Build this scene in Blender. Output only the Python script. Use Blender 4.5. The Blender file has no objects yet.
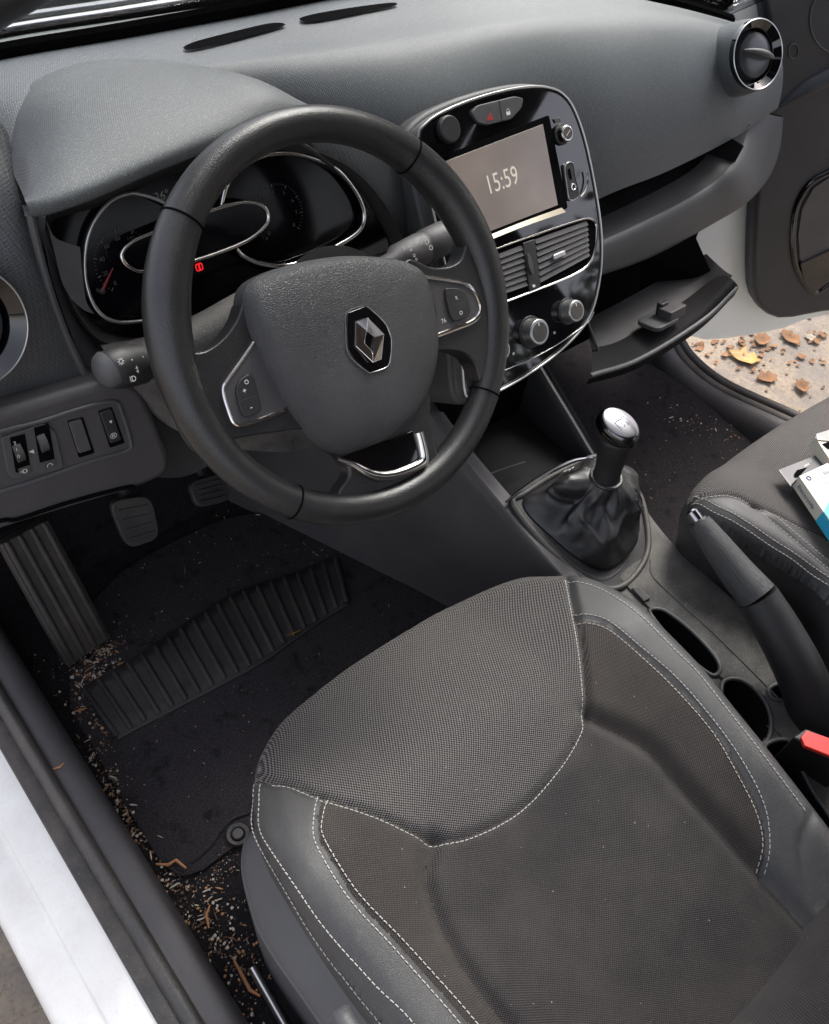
import bpy, math, random
from mathutils import Vector, Matrix, noise
from mathutils.bvhtree import BVHTree
random.seed(7)
R = math.radians
scn = bpy.context.scene
col = scn.collection
W, H = 829, 1024
# ------------------------------------------------------------------ camera
CP = Vector((-0.41650868, -0.50000721, 1.15305313))
MR = [Vector((0.76145409, -0.63784356, 0.11551306)), Vector((0.4322748, 0.63245118, 0.64276279)), Vector((0.48303847, 0.43950097, -0.75730623))]
FL = 878.27
cam_d = bpy.data.cameras.new('camera'); cam = bpy.data.objects.new('camera', cam_d); col.objects.link(cam)
m3 = Matrix((MR[0], MR[1], -MR[2])).transposed()
cam.matrix_world = Matrix.Translation(CP) @ m3.to_4x4()
cam_d.sensor_fit = 'VERTICAL'; cam_d.sensor_height = 24; cam_d.lens = FL / H * 24
cam_d.clip_start = 0.02; cam_d.clip_end = 500
scn.camera = cam


def ray(px, py):
    return (MR[0] * ((px - W / 2) / FL) - MR[1] * ((py - H / 2) / FL) + MR[2])


def P(px, py, **k):
    d = ray(px, py); (a, v), = k.items(); i = 'xyz'.index(a)
    return CP + d * ((v - CP[i]) / d[i])


class Frame:
    def __init__(s, o, ux, uy):
        s.o = Vector(o); s.x = Vector(ux).normalized(); uy = Vector(uy)
        s.n = s.x.cross(uy).normalized(); s.y = s.n.cross(s.x)

    def w(s, u, v, h=0): return s.o + s.x * u + s.y * v + s.n * h

    def pix(s, px, py, h=0):
        d = ray(px, py); o = s.o + s.n * h
        q = CP + d * ((o - CP).dot(s.n) / d.dot(s.n)) - o
        return (q.dot(s.x), q.dot(s.y))

    def pts(s, pl, h=0): return [s.pix(a, b, h) for a, b in pl]


# ------------------------------------------------------------------ curve helpers
def cr(pts, n=8, closed=False):
    pts = [Vector(p) for p in pts]; N = len(pts); out = []
    seg = N if closed else N - 1
    for i in range(seg):
        p1, p2 = pts[i], pts[(i + 1) % N]
        p0 = pts[(i - 1) % N] if closed or i > 0 else p1 * 2 - p2
        p3 = pts[(i + 2) % N] if closed or i + 2 < N else p2 * 2 - p1
        for j in range(n):
            t = j / n
            out.append(0.5 * ((2 * p1) + (p2 - p0) * t + (2 * p0 - 5 * p1 + 4 * p2 - p3) * t * t + (3 * p1 - p0 - 3 * p2 + p3) * t ** 3))
    if not closed: out.append(pts[-1])
    return out


def resample(pts, n, closed=False):
    pts = [Vector(p) for p in pts]
    if closed: pts = pts + [pts[0]]
    L = [0]
    for a, b in zip(pts, pts[1:]): L.append(L[-1] + (b - a).length)
    out = []; k = 0; m = n if closed else n - 1
    for i in range(n):
        t = L[-1] * i / m
        while k < len(L) - 2 and L[k + 1] < t: k += 1
        d = L[k + 1] - L[k]
        out.append(pts[k].lerp(pts[k + 1], (t - L[k]) / d if d > 0 else 0))
    return out


# ------------------------------------------------------------------ object helpers
def tag(o, label=None, cat=None, group=None, kind=None):
    if label: o['label'] = label
    if cat: o['category'] = cat
    if group: o['group'] = group
    if kind: o['kind'] = kind
    return o


def thing(name, label, cat, loc=(0, 0, 0), group=None):
    o = bpy.data.objects.new(name, None); col.objects.link(o); o.location = loc; o.empty_display_size = .02
    return tag(o, label, cat, group)


def wloc(o):
    v = Vector((0, 0, 0))
    while o: v += o.location; o = o.parent
    return v


def obj(name, V, F, mat, parent=None, smooth=True, bevel=0, sub=0, solid=0, seg=2, ang=40, uv=None):
    V = [Vector(v) for v in V]
    if parent: off = wloc(parent)
    else:
        off = Vector((sum(v.x for v in V) / len(V), sum(v.y for v in V) / len(V), min(v.z for v in V)))
    me = bpy.data.meshes.new(name); me.from_pydata([v - off for v in V], [], F); me.validate(); me.update()
    if mat: me.materials.append(mat)
    o = bpy.data.objects.new(name, me); col.objects.link(o)
    if parent: o.parent = parent
    else: o.location = off
    if uv:
        l = me.uv_layers.new(name='UVMap')
        for lp in me.loops: l.data[lp.index].uv = uv[lp.vertex_index]
    for p in me.polygons: p.use_smooth = smooth
    if smooth and not sub:
        try: me.set_sharp_from_angle(angle=R(ang))
        except Exception: pass
    if solid:
        m = o.modifiers.new('s', 'SOLIDIFY'); m.thickness = solid; m.offset = -1
    if bevel:
        m = o.modifiers.new('b', 'BEVEL'); m.width = bevel; m.segments = seg; m.limit_method = 'ANGLE'; m.angle_limit = R(35); m.harden_normals = True
    if sub:
        m = o.modifiers.new('u', 'SUBSURF'); m.levels = sub; m.render_levels = sub
    return o


class MB:
    def __init__(s): s.V = []; s.F = []

    def add(s, V, F):
        k = len(s.V); s.V += [Vector(v) for v in V]; s.F += [tuple(i + k for i in f) for f in F]; return s

    def build(s, name, mat, parent=None, **k): return obj(name, s.V, s.F, mat, parent, **k)


def g_prism(fr, ol, h0, h1, taper=1.0):
    n = len(ol); V = [fr.w(u[0], u[1], h0) for u in ol]
    cx = sum(u[0] for u in ol) / n; cy = sum(u[1] for u in ol) / n
    V += [fr.w(cx + (u[0] - cx) * taper, cy + (u[1] - cy) * taper, h1) for u in ol]
    F = [tuple(range(n))[::-1], tuple(range(n, 2 * n))] + [(i, (i + 1) % n, n + (i + 1) % n, n + i) for i in range(n)]
    a = sum(ol[i][0] * ol[(i + 1) % n][1] - ol[(i + 1) % n][0] * ol[i][1] for i in range(n))
    if (a < 0) != (h1 < h0): F = [f[::-1] for f in F]
    return V, F


def prism(name, fr, ol, h0, h1, mat, parent=None, bevel=.001, taper=1.0, **k):
    return obj(name, *g_prism(fr, ol, h0, h1, taper), mat, parent, bevel=bevel, **k)


def g_ring(fr, oo, oi, h0, h1, hi=None):
    n = len(oo); hi = h1 if hi is None else hi
    V = [fr.w(*o[:2], h0) for o in oo] + [fr.w(*o[:2], h1) for o in oo] + [fr.w(*o[:2], hi) for o in oi] + [fr.w(*o[:2], h0) for o in oi]
    F = []
    for i in range(n):
        j = (i + 1) % n
        for k in range(4):
            l = (k + 1) % 4; F.append((k * n + i, k * n + j, l * n + j, l * n + i))
    a = sum(oo[i][0] * oo[(i + 1) % n][1] - oo[(i + 1) % n][0] * oo[i][1] for i in range(n))
    if a < 0: F = [f[::-1] for f in F]
    return V, F


def ell(cx, cy, rx, ry=None, n=40, rot=0, a0=0, a1=2 * math.pi):
    ry = rx if ry is None else ry; c, s = math.cos(rot), math.sin(rot); out = []
    for i in range(n):
        t = a0 + (a1 - a0) * i / n; x, y = rx * math.cos(t), ry * math.sin(t); out.append((cx + x * c - y * s, cy + x * s + y * c))
    return out


def rrect(cx, cy, w, h, r, n=5, rot=0):
    out = []; c, s = math.cos(rot), math.sin(rot)
    for (sx, sy, a) in ((1, 1, 0), (-1, 1, 90), (-1, -1, 180), (1, -1, 270)):
        for i in range(n + 1):
            t = R(a + 90 * i / n); x = sx * (w / 2 - r) + r * math.cos(t); y = sy * (h / 2 - r) + r * math.sin(t)
            out.append((cx + x * c - y * s, cy + x * s + y * c))
    return out


def off(ol, d):
    """offset a closed 2d outline inward by d (approximate)"""
    n = len(ol); a = sum(ol[i][0] * ol[(i + 1) % n][1] - ol[(i + 1) % n][0] * ol[i][1] for i in range(n)); s = 1 if a > 0 else -1; out = []
    for i in range(n):
        p, q, r_ = Vector(ol[i - 1][:2]), Vector(ol[i][:2]), Vector(ol[(i + 1) % n][:2])
        e1 = (q - p); e2 = (r_ - q)
        if e1.length < 1e-9: e1 = e2
        if e2.length < 1e-9: e2 = e1
        e1.normalize(); e2.normalize()
        nn = Vector((-(e1.y + e2.y), e1.x + e2.x)) * s
        if nn.length < 1e-6: nn = Vector((-e1.y, e1.x)) * s
        nn.normalize(); k = max(.5, nn.dot(Vector((-e1.y, e1.x)) * s))
        out.append(tuple(q + nn * d / k))
    return out


def g_dome(fr, ol, h0, hc, rings=12, power=2.2, centre=None):
    n = len(ol); cx = centre[0] if centre else sum(u[0] for u in ol) / n; cy = centre[1] if centre else sum(u[1] for u in ol) / n; V = []; F = []
    for r_ in range(rings):
        t = 1 - r_ / rings; h = h0 + (hc - h0) * (1 - t ** power) ** (1 / power)
        V += [fr.w(cx + (u[0] - cx) * t, cy + (u[1] - cy) * t, h) for u in ol]
        if r_:
            F += [((r_ - 1) * n + i, (r_ - 1) * n + (i + 1) % n, r_ * n + (i + 1) % n, r_ * n + i) for i in range(n)]
    V.append(fr.w(cx, cy, hc)); k = len(V) - 1
    F += [((rings - 1) * n + i, (rings - 1) * n + (i + 1) % n, k) for i in range(n)]
    a = sum(ol[i][0] * ol[(i + 1) % n][1] - ol[(i + 1) % n][0] * ol[i][1] for i in range(n))
    if a < 0: F = [f[::-1] for f in F]
    return V, F


def g_tube(pts, r, seg=10, closed=False, sx=1, up=None, caps=True):
    pts = [Vector(p) for p in pts]; n = len(pts); V = []; F = []; rs = r if isinstance(r, (list, tuple)) else [r] * n
    prev = None
    for i, p in enumerate(pts):
        if closed: t = pts[(i + 1) % n] - pts[i - 1]
        else: t = pts[min(i + 1, n - 1)] - pts[max(i - 1, 0)]
        t.normalize()
        if up is not None: a = t.cross(Vector(up)).normalized()
        elif prev is None:
            a = t.orthogonal().normalized()
        else: a = (prev - t * prev.dot(t)).normalized()
        prev = a; b = t.cross(a)
        for k in range(seg):
            q = 2 * math.pi * k / seg; V.append(p + (a * math.cos(q) * sx + b * math.sin(q)) * rs[i])
    m = n if closed else n - 1
    for i in range(m):
        j = (i + 1) % n
        for k in range(seg):
            l = (k + 1) % seg; F.append((i * seg + k, i * seg + l, j * seg + l, j * seg + k))
    if not closed and caps:
        F.append(tuple(range(seg))[::-1]); F.append(tuple(range((n - 1) * seg, n * seg)))
    return V, F


def g_loft(rows, nu=6, nv=6, closed_u=False):
    rows = [cr(r_, nu, closed_u) for r_ in rows]; cols = [cr([r_[i] for r_ in rows], nv) for i in range(len(rows[0]))]
    nr = len(cols[0]); nc = len(cols); V = [cols[c][r_] for r_ in range(nr) for c in range(nc)]; F = []
    for r_ in range(nr - 1):
        for c in range(nc if closed_u else nc - 1):
            d = (c + 1) % nc; F.append((r_ * nc + c, r_ * nc + d, (r_ + 1) * nc + d, (r_ + 1) * nc + c))
    return V, F


def loft(name, rows, mat, parent=None, nu=6, nv=6, flip=False, closed_u=False, **k):
    V, F = g_loft(rows, nu, nv, closed_u)
    if flip: F = [f[::-1] for f in F]
    return obj(name, V, F, mat, parent, **k)


def g_box(lo, hi):
    x0, y0, z0 = lo; x1, y1, z1 = hi
    V = [(x0, y0, z0), (x1, y0, z0), (x1, y1, z0), (x0, y1, z0), (x0, y0, z1), (x1, y0, z1), (x1, y1, z1), (x0, y1, z1)]
    return V, [(0, 3, 2, 1), (4, 5, 6, 7), (0, 1, 5, 4), (1, 2, 6, 5), (2, 3, 7, 6), (3, 0, 4, 7)]


def text(name, fr, s, u, v, size, mat, parent, h=0.0004, rot=0, ext=.0002, shear=0, sx=1):
    c = bpy.data.curves.new('t', 'FONT'); c.body = s; c.size = size; c.align_x = 'CENTER'; c.align_y = 'CENTER'; c.shear = shear; c.resolution_u = 4
    t = bpy.data.objects.new('t', c); col.objects.link(t); bpy.context.view_layer.update()
    me = bpy.data.meshes.new_from_object(t); V = []
    ca, sa = math.cos(rot), math.sin(rot)
    for q in me.vertices:
        x, y = q.co.x * sx, q.co.y; V.append(fr.w(u + x * ca - y * sa, v + x * sa + y * ca, h))
    F = [tuple(p.vertices) for p in me.polygons]
    bpy.data.objects.remove(t); bpy.data.curves.remove(c); bpy.data.meshes.remove(me)
    return obj(name, V, F, mat, parent, smooth=False)


def g_strip(fr, pl, w, h=0.0004):
    """thin flat line on a frame"""
    V = []; F = []
    for i, p in enumerate(pl):
        a = Vector(pl[max(i - 1, 0)][:2]); b = Vector(pl[min(i + 1, len(pl) - 1)][:2]); t = (b - a).normalized(); n = Vector((-t.y, t.x)) * w / 2; p = Vector(p[:2])
        V += [fr.w(*(p + n), h), fr.w(*(p - n), h)]
        if i: k = 2 * i; F.append((k - 2, k - 1, k + 1, k))
    return V, F


# ------------------------------------------------------------------ materials
class NT:
    def __init__(s, name):
        s.m = bpy.data.materials.new(name); s.m.use_nodes = True; s.t = s.m.node_tree; s.b = s.t.nodes['Principled BSDF']
        s.tc = s.t.nodes.new('ShaderNodeTexCoord')

    def n(s, typ, inp=None, **a):
        q = s.t.nodes.new(typ)
        for k, v in a.items(): setattr(q, k, v)
        for k, v in (inp or {}).items(): s.set(q, k, v)
        return q

    def set(s, q, k, v):
        if isinstance(v, bpy.types.NodeSocket): s.t.links.new(v, q.inputs[k])
        else: q.inputs[k].default_value = v

    def co(s, scale=(1, 1, 1), rot=(0, 0, 0), src='Object'):
        return s.n('ShaderNodeMapping', {'Vector': s.tc.outputs[src], 'Scale': scale, 'Rotation': rot}).outputs[0]

    def noise(s, sc, det=3, rough=.55, vec=None):
        return s.n('ShaderNodeTexNoise', {'Vector': vec or s.tc.outputs['Object'], 'Scale': sc, 'Detail': det, 'Roughness': rough}).outputs[0]

    def ramp(s, f, a, b, c0=(0, 0, 0, 1), c1=(1, 1, 1, 1)):
        q = s.n('ShaderNodeValToRGB', {'Fac': f}); e = q.color_ramp.elements; e[0].position = a; e[1].position = b; e[0].color = c0; e[1].color = c1
        return q.outputs[0]

    def math(s, op, a, b=0.0, clamp=False):
        q = s.n('ShaderNodeMath', operation=op, use_clamp=clamp); s.set(q, 0, a); s.set(q, 1, b); return q.outputs[0]

    def mix(s, f, a, b, mode='MIX'):
        q = s.n('ShaderNodeMix', data_type='RGBA', blend_type=mode); s.set(q, 0, f); s.set(q, 6, a); s.set(q, 7, b); return q.outputs[2]

    def bump(s, h, strength=.3, dist=.001, prev=None):
        i = {'Height': h, 'Strength': strength, 'Distance': dist}
        if prev: i['Normal'] = prev
        return s.n('ShaderNodeBump', i).outputs[0]

    def done(s, **k):
        for a, v in k.items(): s.set(s.b, a.replace('_', ' '), v)
        return s.m


def c4(c, k=1): return (c[0] * k, c[1] * k, c[2] * k, 1) if not isinstance(c, float) else (c * k, c * k, c * k, 1)


def simple(name, c, rough=.5, metal=0, spec=.5, bumpsc=0, bs=.2, bd=.0005, var=.15, coat=0, dust=0, dustc=(.2, .18, .15)):
    t = NT(name); base = c4(c)
    v = t.noise(9, 4); colr = t.mix(t.ramp(v, .3, .7), c4(c, 1 - var), c4(c, 1 + var))
    rg = rough
    if dust:
        d = t.math('MULTIPLY', t.ramp(t.noise(14, 6, .7), .42, .75), dust)
        sp = t.math('MULTIPLY', t.ramp(t.noise(420, 2), .62, .72), dust * .9)
        d2 = t.math('ADD', d, sp, True)
        colr = t.mix(d2, colr, c4(dustc)); rg = t.math('ADD', rough, t.math('MULTIPLY', d2, .25), True)
    else:
        rg = t.math('ADD', t.math('MULTIPLY', t.noise(25, 3), .12), rough - .06, True)
    k = dict(Base_Color=colr, Roughness=rg, Metallic=metal, Specular_IOR_Level=spec)
    if coat: k['Coat_Weight'] = coat; k['Coat_Roughness'] = .03
    if bumpsc: k['Normal'] = t.bump(t.noise(bumpsc, 2), bs, bd)
    return t.done(**k)


def grain(name, c, rough=.5, sc=700, bs=.5, bd=.0004, dust=.0, spec=.5, var=.12, dustc=(.2, .19, .17)):
    """moulded plastic / leatherette with a pebble grain"""
    t = NT(name)
    vo = t.n('ShaderNodeTexVoronoi', {'Vector': t.tc.outputs['Object'], 'Scale': sc}, feature='DISTANCE_TO_EDGE').outputs[0]
    h = t.math('ADD', t.ramp(vo, 0, .25), t.math('MULTIPLY', t.noise(sc * 2.1, 2), .5))
    colr = t.mix(t.ramp(t.noise(7, 5), .3, .7), c4(c, 1 - var), c4(c, 1 + var)); rg = rough
    if dust:
        d = t.math('MULTIPLY', t.ramp(t.noise(11, 7, .7), .4, .75), dust)
        sp = t.math('MULTIPLY', t.ramp(t.noise(500, 2), .6, .72), dust)
        d = t.math('ADD', d, sp, True); colr = t.mix(d, colr, c4(dustc)); rg = t.math('ADD', rough, t.math('MULTIPLY', d, .2), True)
    return t.done(Base_Color=colr, Roughness=rg, Specular_IOR_Level=spec, Normal=t.bump(h, bs, bd))


def dimple(name, c, rough, per=.0032, dust=.3, spec=.5):
    """soft-touch dash skin with fine diagonal honeycomb dimples"""
    t = NT(name); k = 1 / per
    vo = t.n('ShaderNodeTexVoronoi', {'Vector': t.co((k * .9, k * .9, k * .9), (.5, .3, .6)), 'Scale': 1.0, 'Randomness': .12}).outputs[0]
    colr = t.mix(t.ramp(t.noise(4, 5), .3, .7), c4(c, .9), c4(c, 1.1))
    colr = t.mix(t.ramp(vo, .15, .5), c4(c, .75), colr)
    d = t.math('ADD', t.math('MULTIPLY', t.ramp(t.noise(3.5, 4, .5), .2, .9), dust * .45), t.math('MULTIPLY', t.ramp(t.noise(620, 3, .8), .52, .62), dust * .9), True)
    colr = t.mix(d, colr, (.205, .22, .222, 1))
    return t.done(Base_Color=colr, Roughness=t.math('ADD', rough, t.math('MULTIPLY', d, .15), True), Specular_IOR_Level=spec, Normal=t.bump(t.ramp(vo, .1, .55), .5, .0006))


def weave(name, c0, c1, per, rough=.85, bs=.9, bd=.0008, diag=0, sheen=.3, dust=.2, ratio=1.0):
    t = NT(name); k = 2 * math.pi / per
    sp = t.n('ShaderNodeSeparateXYZ', {'Vector': t.co((1, 1, 1), (0, 0, diag))})
    x = t.math('MULTIPLY', sp.outputs[0], k); y = t.math('MULTIPLY', t.math('ADD', sp.outputs[1], t.math('MULTIPLY', sp.outputs[2], .8)), k * ratio)
    s1 = t.math('SINE', t.math('ADD', x, y)); s2 = t.math('SINE', t.math('SUBTRACT', x, y))
    w = t.math('ADD', t.math('MULTIPLY', t.math('ADD', s1, s2), .25), .5)
    w2 = t.math('MULTIPLY', w, t.math('ADD', t.math('MULTIPLY', t.noise(900, 2), .7), .65))
    colr = t.mix(t.ramp(w2, .35, .75), c4(c0), c4(c1))
    d = t.math('MULTIPLY', t.ramp(t.noise(8, 7, .65), .4, .8), dust)
    colr = t.mix(d, colr, (.115, .10, .09, 1))
    fl = t.ramp(t.noise(240, 2), .755, .775)
    colr = t.mix(t.math('MULTIPLY', fl, .6), colr, (.4, .37, .33, 1))
    return t.done(Base_Color=colr, Roughness=rough, Specular_IOR_Level=.25, Sheen_Weight=sheen * .15, Sheen_Roughness=.5, Normal=t.bump(t.math('ADD', w, t.math('MULTIPLY', t.noise(1300, 2), .35)), bs, bd))


def emis(name, c, e):
    t = NT(name); return t.done(Base_Color=(0, 0, 0, 1), Emission_Color=c4(c), Emission_Strength=e, Roughness=.4)


M = {}
M['dashtop'] = dimple('soft_touch_dash', (.056, .065, .074), .46, .0017, .45)
M['hood'] = dimple('soft_touch_hood', (.060, .066, .068), .48, .0016, .55)
M['face'] = dimple('soft_touch_face', (.036, .038, .040), .5, .0026, .12)
M['dark'] = grain('black_moulded_plastic', (.013, .013, .014), .45, 900, .3, .0003, .06)
M['grey'] = grain('charcoal_moulded_plastic', (.043, .040, .042), .48, 800, .35, .0003, .1)
M['lip'] = grain('grey_moulded_plastic', (.05, .051, .053), .5, 900, .3, .0003, .05)
M['console'] = grain('tunnel_plastic', (.040, .038, .037), .55, 600, .8, .0006, .7)
M['recess'] = grain('shaded_recess_plastic', (.008, .008, .009), .75, 900, .3, .0003, .03, spec=.12)  # darker copy of the black plastic, recess shade put into its colour
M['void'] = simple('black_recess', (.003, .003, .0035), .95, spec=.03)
M['door_dark'] = simple('satin_dark_plastic', (.03, .032, .038), .32)
M['piano'] = simple('piano_black', (.003, .003, .004), .04, coat=.3, var=.1, spec=.5)
M['gaugeglass'] = simple('gauge_lens', (.003, .003, .004), .12, spec=.16, var=.1)
M['chrome'] = simple('satin_chrome', (.62, .60, .57), .16, 1)
M['bright'] = simple('bright_chrome', (.30, .30, .31), .16, 1, var=.03)
M['silver'] = simple('silver_trim', (.42, .42, .41), .3, .9)
M['leather'] = grain('steering_leather', (.013, .013, .0135), .34, 420, .22, .0005, .05, .5)
M['pad'] = grain('airbag_cover_plastic', (.030, .031, .033), .46, 620, .6, .0005, .12)
M['boot'] = grain('gaiter_leather', (.012, .012, .013), .34, 500, .3, .0004, .1)
M['vinyl'] = grain('seat_vinyl', (.030, .030, .031), .48, 800, .35, .0004, .15, var=.06)
M['mesh'] = weave('seat_mesh_fabric', (.004, .004, .004), (.125, .117, .113), .0034, diag=0, dust=.16, bs=1)
M['cloth'] = weave('seat_cloth', (.006, .0055, .0057), (.044, .040, .040), .0026, dust=.30, bs=.7)
M['lining'] = simple('headliner', (.10, .088, .080), .9)
M['cloth2'] = weave('seat_cloth_bolster', (.011, .010, .009), (.056, .048, .044), .0024, dust=.25, bs=.6)
M['stitch'] = simple('light_grey_thread', (.40, .385, .35), .8)
M['darkstitch'] = simple('black_thread', (.02, .02, .02), .8)
M['rubber'] = grain('black_rubber', (.032, .031, .031), .5, 400, .4, .0005, .35, dustc=(.16, .13, .10))
M['seal'] = simple('door_seal', (.020, .019, .018), .6, bumpsc=200, bs=.3, dust=.7, dustc=(.12, .10, .08))
M['paint'] = simple('white_car_paint', (.66, .655, .62), .4, coat=.1, var=.02, dust=.3, dustc=(.34, .32, .28))
M['paintshade'] = simple('shaded_body_paint', (.70, .72, .70), .35, coat=.4, var=.04)  # same white body paint, with its grey-green shaded tone put into the colour
M['screen'] = None
M['white'] = simple('white_print', (.62, .62, .60), .6, var=.03)
M['glass'] = None


def m_carpet(name, c, dust):
    t = NT(name); n1 = t.noise(1500, 2); n2 = t.noise(60, 5, .7)
    colr = t.mix(t.ramp(t.math('ADD', t.math('MULTIPLY', n1, .5), t.math('MULTIPLY', t.noise(420, 3, .8), .5)), .38, .62), c4(c, .25), c4(c, 2.1))
    colr = t.mix(t.ramp(t.noise(45, 4, .6), .55, .7), colr, c4(c, .45))
    sp = t.ramp(t.noise(380, 3, .7), .66, .70)
    zone = t.ramp(t.noise(5, 4, .6), .38, .68)
    colr = t.mix(t.math('MULTIPLY', t.math('MULTIPLY', sp, zone), dust), colr, (.30, .23, .17, 1))
    return t.done(Base_Color=colr, Roughness=.95, Specular_IOR_Level=.1, Sheen_Weight=.03, Normal=t.bump(n1, 1, .003))


M['carpet'] = m_carpet('black_carpet', (.018, .016, .018), .6)
M['mat'] = m_carpet('mat_carpet', (.036, .032, .035), .25)


def m_ground():
    t = NT('sandy_concrete'); n = t.noise(2.2, 8, .65)
    colr = t.mix(t.ramp(n, .3, .7), (.14, .115, .09, 1), (.25, .205, .155, 1))
    vo = t.n('ShaderNodeTexVoronoi', {'Vector': t.tc.outputs['Object'], 'Scale': 9.0}, feature='DISTANCE_TO_EDGE').outputs[0]
    wob = t.math('ADD', vo, t.math('MULTIPLY', t.noise(24, 6, .8), .16))
    crack = t.ramp(wob, .068, .085)
    colr = t.mix(t.math('SUBTRACT', 1.0, crack), colr, (.12, .09, .07, 1))
    colr = t.mix(t.ramp(t.noise(70, 5, .75), .5, .7), colr, (.09, .072, .058, 1)); colr = t.mix(t.ramp(t.noise(7, 6, .7), .45, .62), colr, (.13, .115, .10, 1))
    return t.done(Base_Color=colr, Roughness=.9, Normal=t.bump(t.noise(120, 5, .7), .6, .006))


M['ground'] = m_ground()


def m_screen():
    t = NT('lcd_glow_reflection'); n = t.noise(9, 3, .6)
    colr = t.mix(t.ramp(n, .3, .7), (.10, .076, .062, 1), (.23, .175, .142, 1))  # screen glow with the brown headliner reflection put into its colour
    return t.done(Base_Color=(.08, .07, .065, 1), Roughness=.32, Emission_Color=colr, Emission_Strength=.20, Specular_IOR_Level=.6, Coat_Weight=.5, Coat_Roughness=.25)


M['screen'] = m_screen()
M['digits'] = emis('lcd_digits', (.85, .80, .66), .22)
M['red'] = emis('red_lamp', (1, .02, .03), .28)
M['redplastic'] = simple('red_buckle_plastic', (.62, .035, .03), .4, var=.03)
M['needle'] = simple('red_needle', (.16, .01, .012), .5)
M['tick'] = simple('dim_gauge_print', (.05, .05, .05), .6)
M['hazard'] = simple('hazard_red', (.35, .02, .02), .5)
M['card'] = simple('white_card', (.50, .49, .46), .55, var=.03)
M['cardside'] = simple('cream_card', (.52, .49, .40), .6, var=.04)
M['cyan'] = simple('cyan_print', (.02, .33, .52), .5, var=.03)
M['cardgrey'] = simple('grey_card', (.03, .032, .038), .5)
M['ink'] = simple('navy_ink', (.04, .07, .18), .6)
M['leaf'] = simple('brown_leaf', (.14, .066, .024), .85, var=.5)
M['leafy'] = simple('yellow_leaf', (.25, .13, .012), .6, var=.35)


def m_glass():
    m = bpy.data.materials.new('windscreen_glass'); m.use_nodes = True; nt = m.node_tree; nt.nodes.clear()
    o = nt.nodes.new('ShaderNodeOutputMaterial'); mx = nt.nodes.new('ShaderNodeMixShader'); tr = nt.nodes.new('ShaderNodeBsdfTransparent'); gl = nt.nodes.new('ShaderNodeBsdfGlossy'); fr = nt.nodes.new('ShaderNodeFresnel')
    tr.inputs[0].default_value = (.85, .87, .87, 1); gl.inputs[1].default_value = .02; fr.inputs[0].default_value = 1.45
    nt.links.new(fr.outputs[0], mx.inputs[0]); nt.links.new(tr.outputs[0], mx.inputs[1]); nt.links.new(gl.outputs[0], mx.inputs[2]); nt.links.new(mx.outputs[0], o.inputs[0])
    return m


M['glass'] = m_glass()

# ================================================================== GROUND
g = obj('ground', [(-30, -30, -.30), (30, -30, -.30), (30, 30, -.30), (-30, 30, -.30)], [(0, 1, 2, 3)], M['ground'], smooth=False); tag(g, kind='structure')
fl = MB(); fl.add(*g_box((-.345, -1.1, -.03), (1.09, .40, 0)))
f = fl.build('floor', M['carpet']); tag(f, kind='structure')
def tri_leaf(px, py, s, rot, mat, label, curl):
    c = P(px, py, z=-.296); prof = [(0, -1), (.25, -.75), (.62, -.55), (.5, -.2), (.8, .05), (.5, .3), (.35, .6), (0, 1)]
    ol = [Vector((x, y)) for x, y in prof] + [Vector((-x, y)) for x, y in prof[-2:0:-1]]
    V = [Vector((0, 0, 0))]; F = []; n = len(ol)
    for t in (.5, 1.0):
        for q in ol: V.append(Vector((q.x * t * s, q.y * t * s, 0)))
    for i in range(n):
        j = (i + 1) % n; F.append((0, 1 + i, 1 + j)); F.append((1 + i, 1 + n + i, 1 + n + j, 1 + j))
    ca, sa = math.cos(rot), math.sin(rot)
    W_ = []
    for v in V:
        z = curl * s * ((v.x / s) ** 2 + .5 * (v.y / s) ** 2) + .004 * noise.noise(v * 60)
        W_.append(Vector((c.x + v.x * ca - v.y * sa, c.y + v.x * sa + v.y * ca, c.z + z)))
    st = (W_[0], W_[0])
    o = obj('fallen_leaf', W_, F, mat, solid=.0006); tag(o, label, 'leaf', 'fallen leaves on the ground beyond the far sill')


tri_leaf(743, 358, .046, .5, M['leafy'], 'bright yellow fallen leaf on pale ground beyond the far sill', .5)
tri_leaf(761, 341, .034, 1.9, M['leaf'], 'brown curled leaf under the open door edge, beside the yellow leaf', .6)
tri_leaf(790, 339, .036, 2.9, M['leaf'], 'orange brown leaf under the open door, between the curled leaf and the pale chip', .5)
tri_leaf(766, 378, .034, 1.2, M['leaf'], 'large dry brown leaf below the yellow leaf by the far sill', .4)
tri_leaf(801, 388, .03, 2.2, M['leaf'], 'folded brown leaf on the sunlit ground, closest to the passenger seat', .8)
tri_leaf(810, 338, .02, .2, simple('pale_leaf', (.22, .19, .14), .8), 'small pale leaf lying furthest right under the open door', .5)
tri_leaf(705, 6, .10, .4, M['leaf'], 'orange leaf seen past the far top corner of the dashboard', .5)

lm = MB(); lr = random.Random(3)
for _ in range(130):
    px_ = lr.uniform(690, 829); py_ = lr.uniform(325, 415) if lr.random() < .4 else lr.gauss(352, 10)
    c = P(px_, py_, z=-.297); q = lr.uniform(.002, .013) * (1 if lr.random() < .85 else 1.7); a = lr.random() * 6.28; k_ = lr.randint(4, 7)
    lm.add([c + Vector((math.cos(a + i * 6.28 / k_) * q * lr.uniform(.5, 1.2), math.sin(a + i * 6.28 / k_) * q * lr.uniform(.3, .9), lr.uniform(0, q * .5))) for i in range(k_)], [tuple(range(k_))])
tag(lm.build('leaf_litter', M['leaf'], smooth=False), 'broken brown leaf fragments strewn over the ground beyond the far sill', 'leaf litter', kind='stuff')
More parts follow.
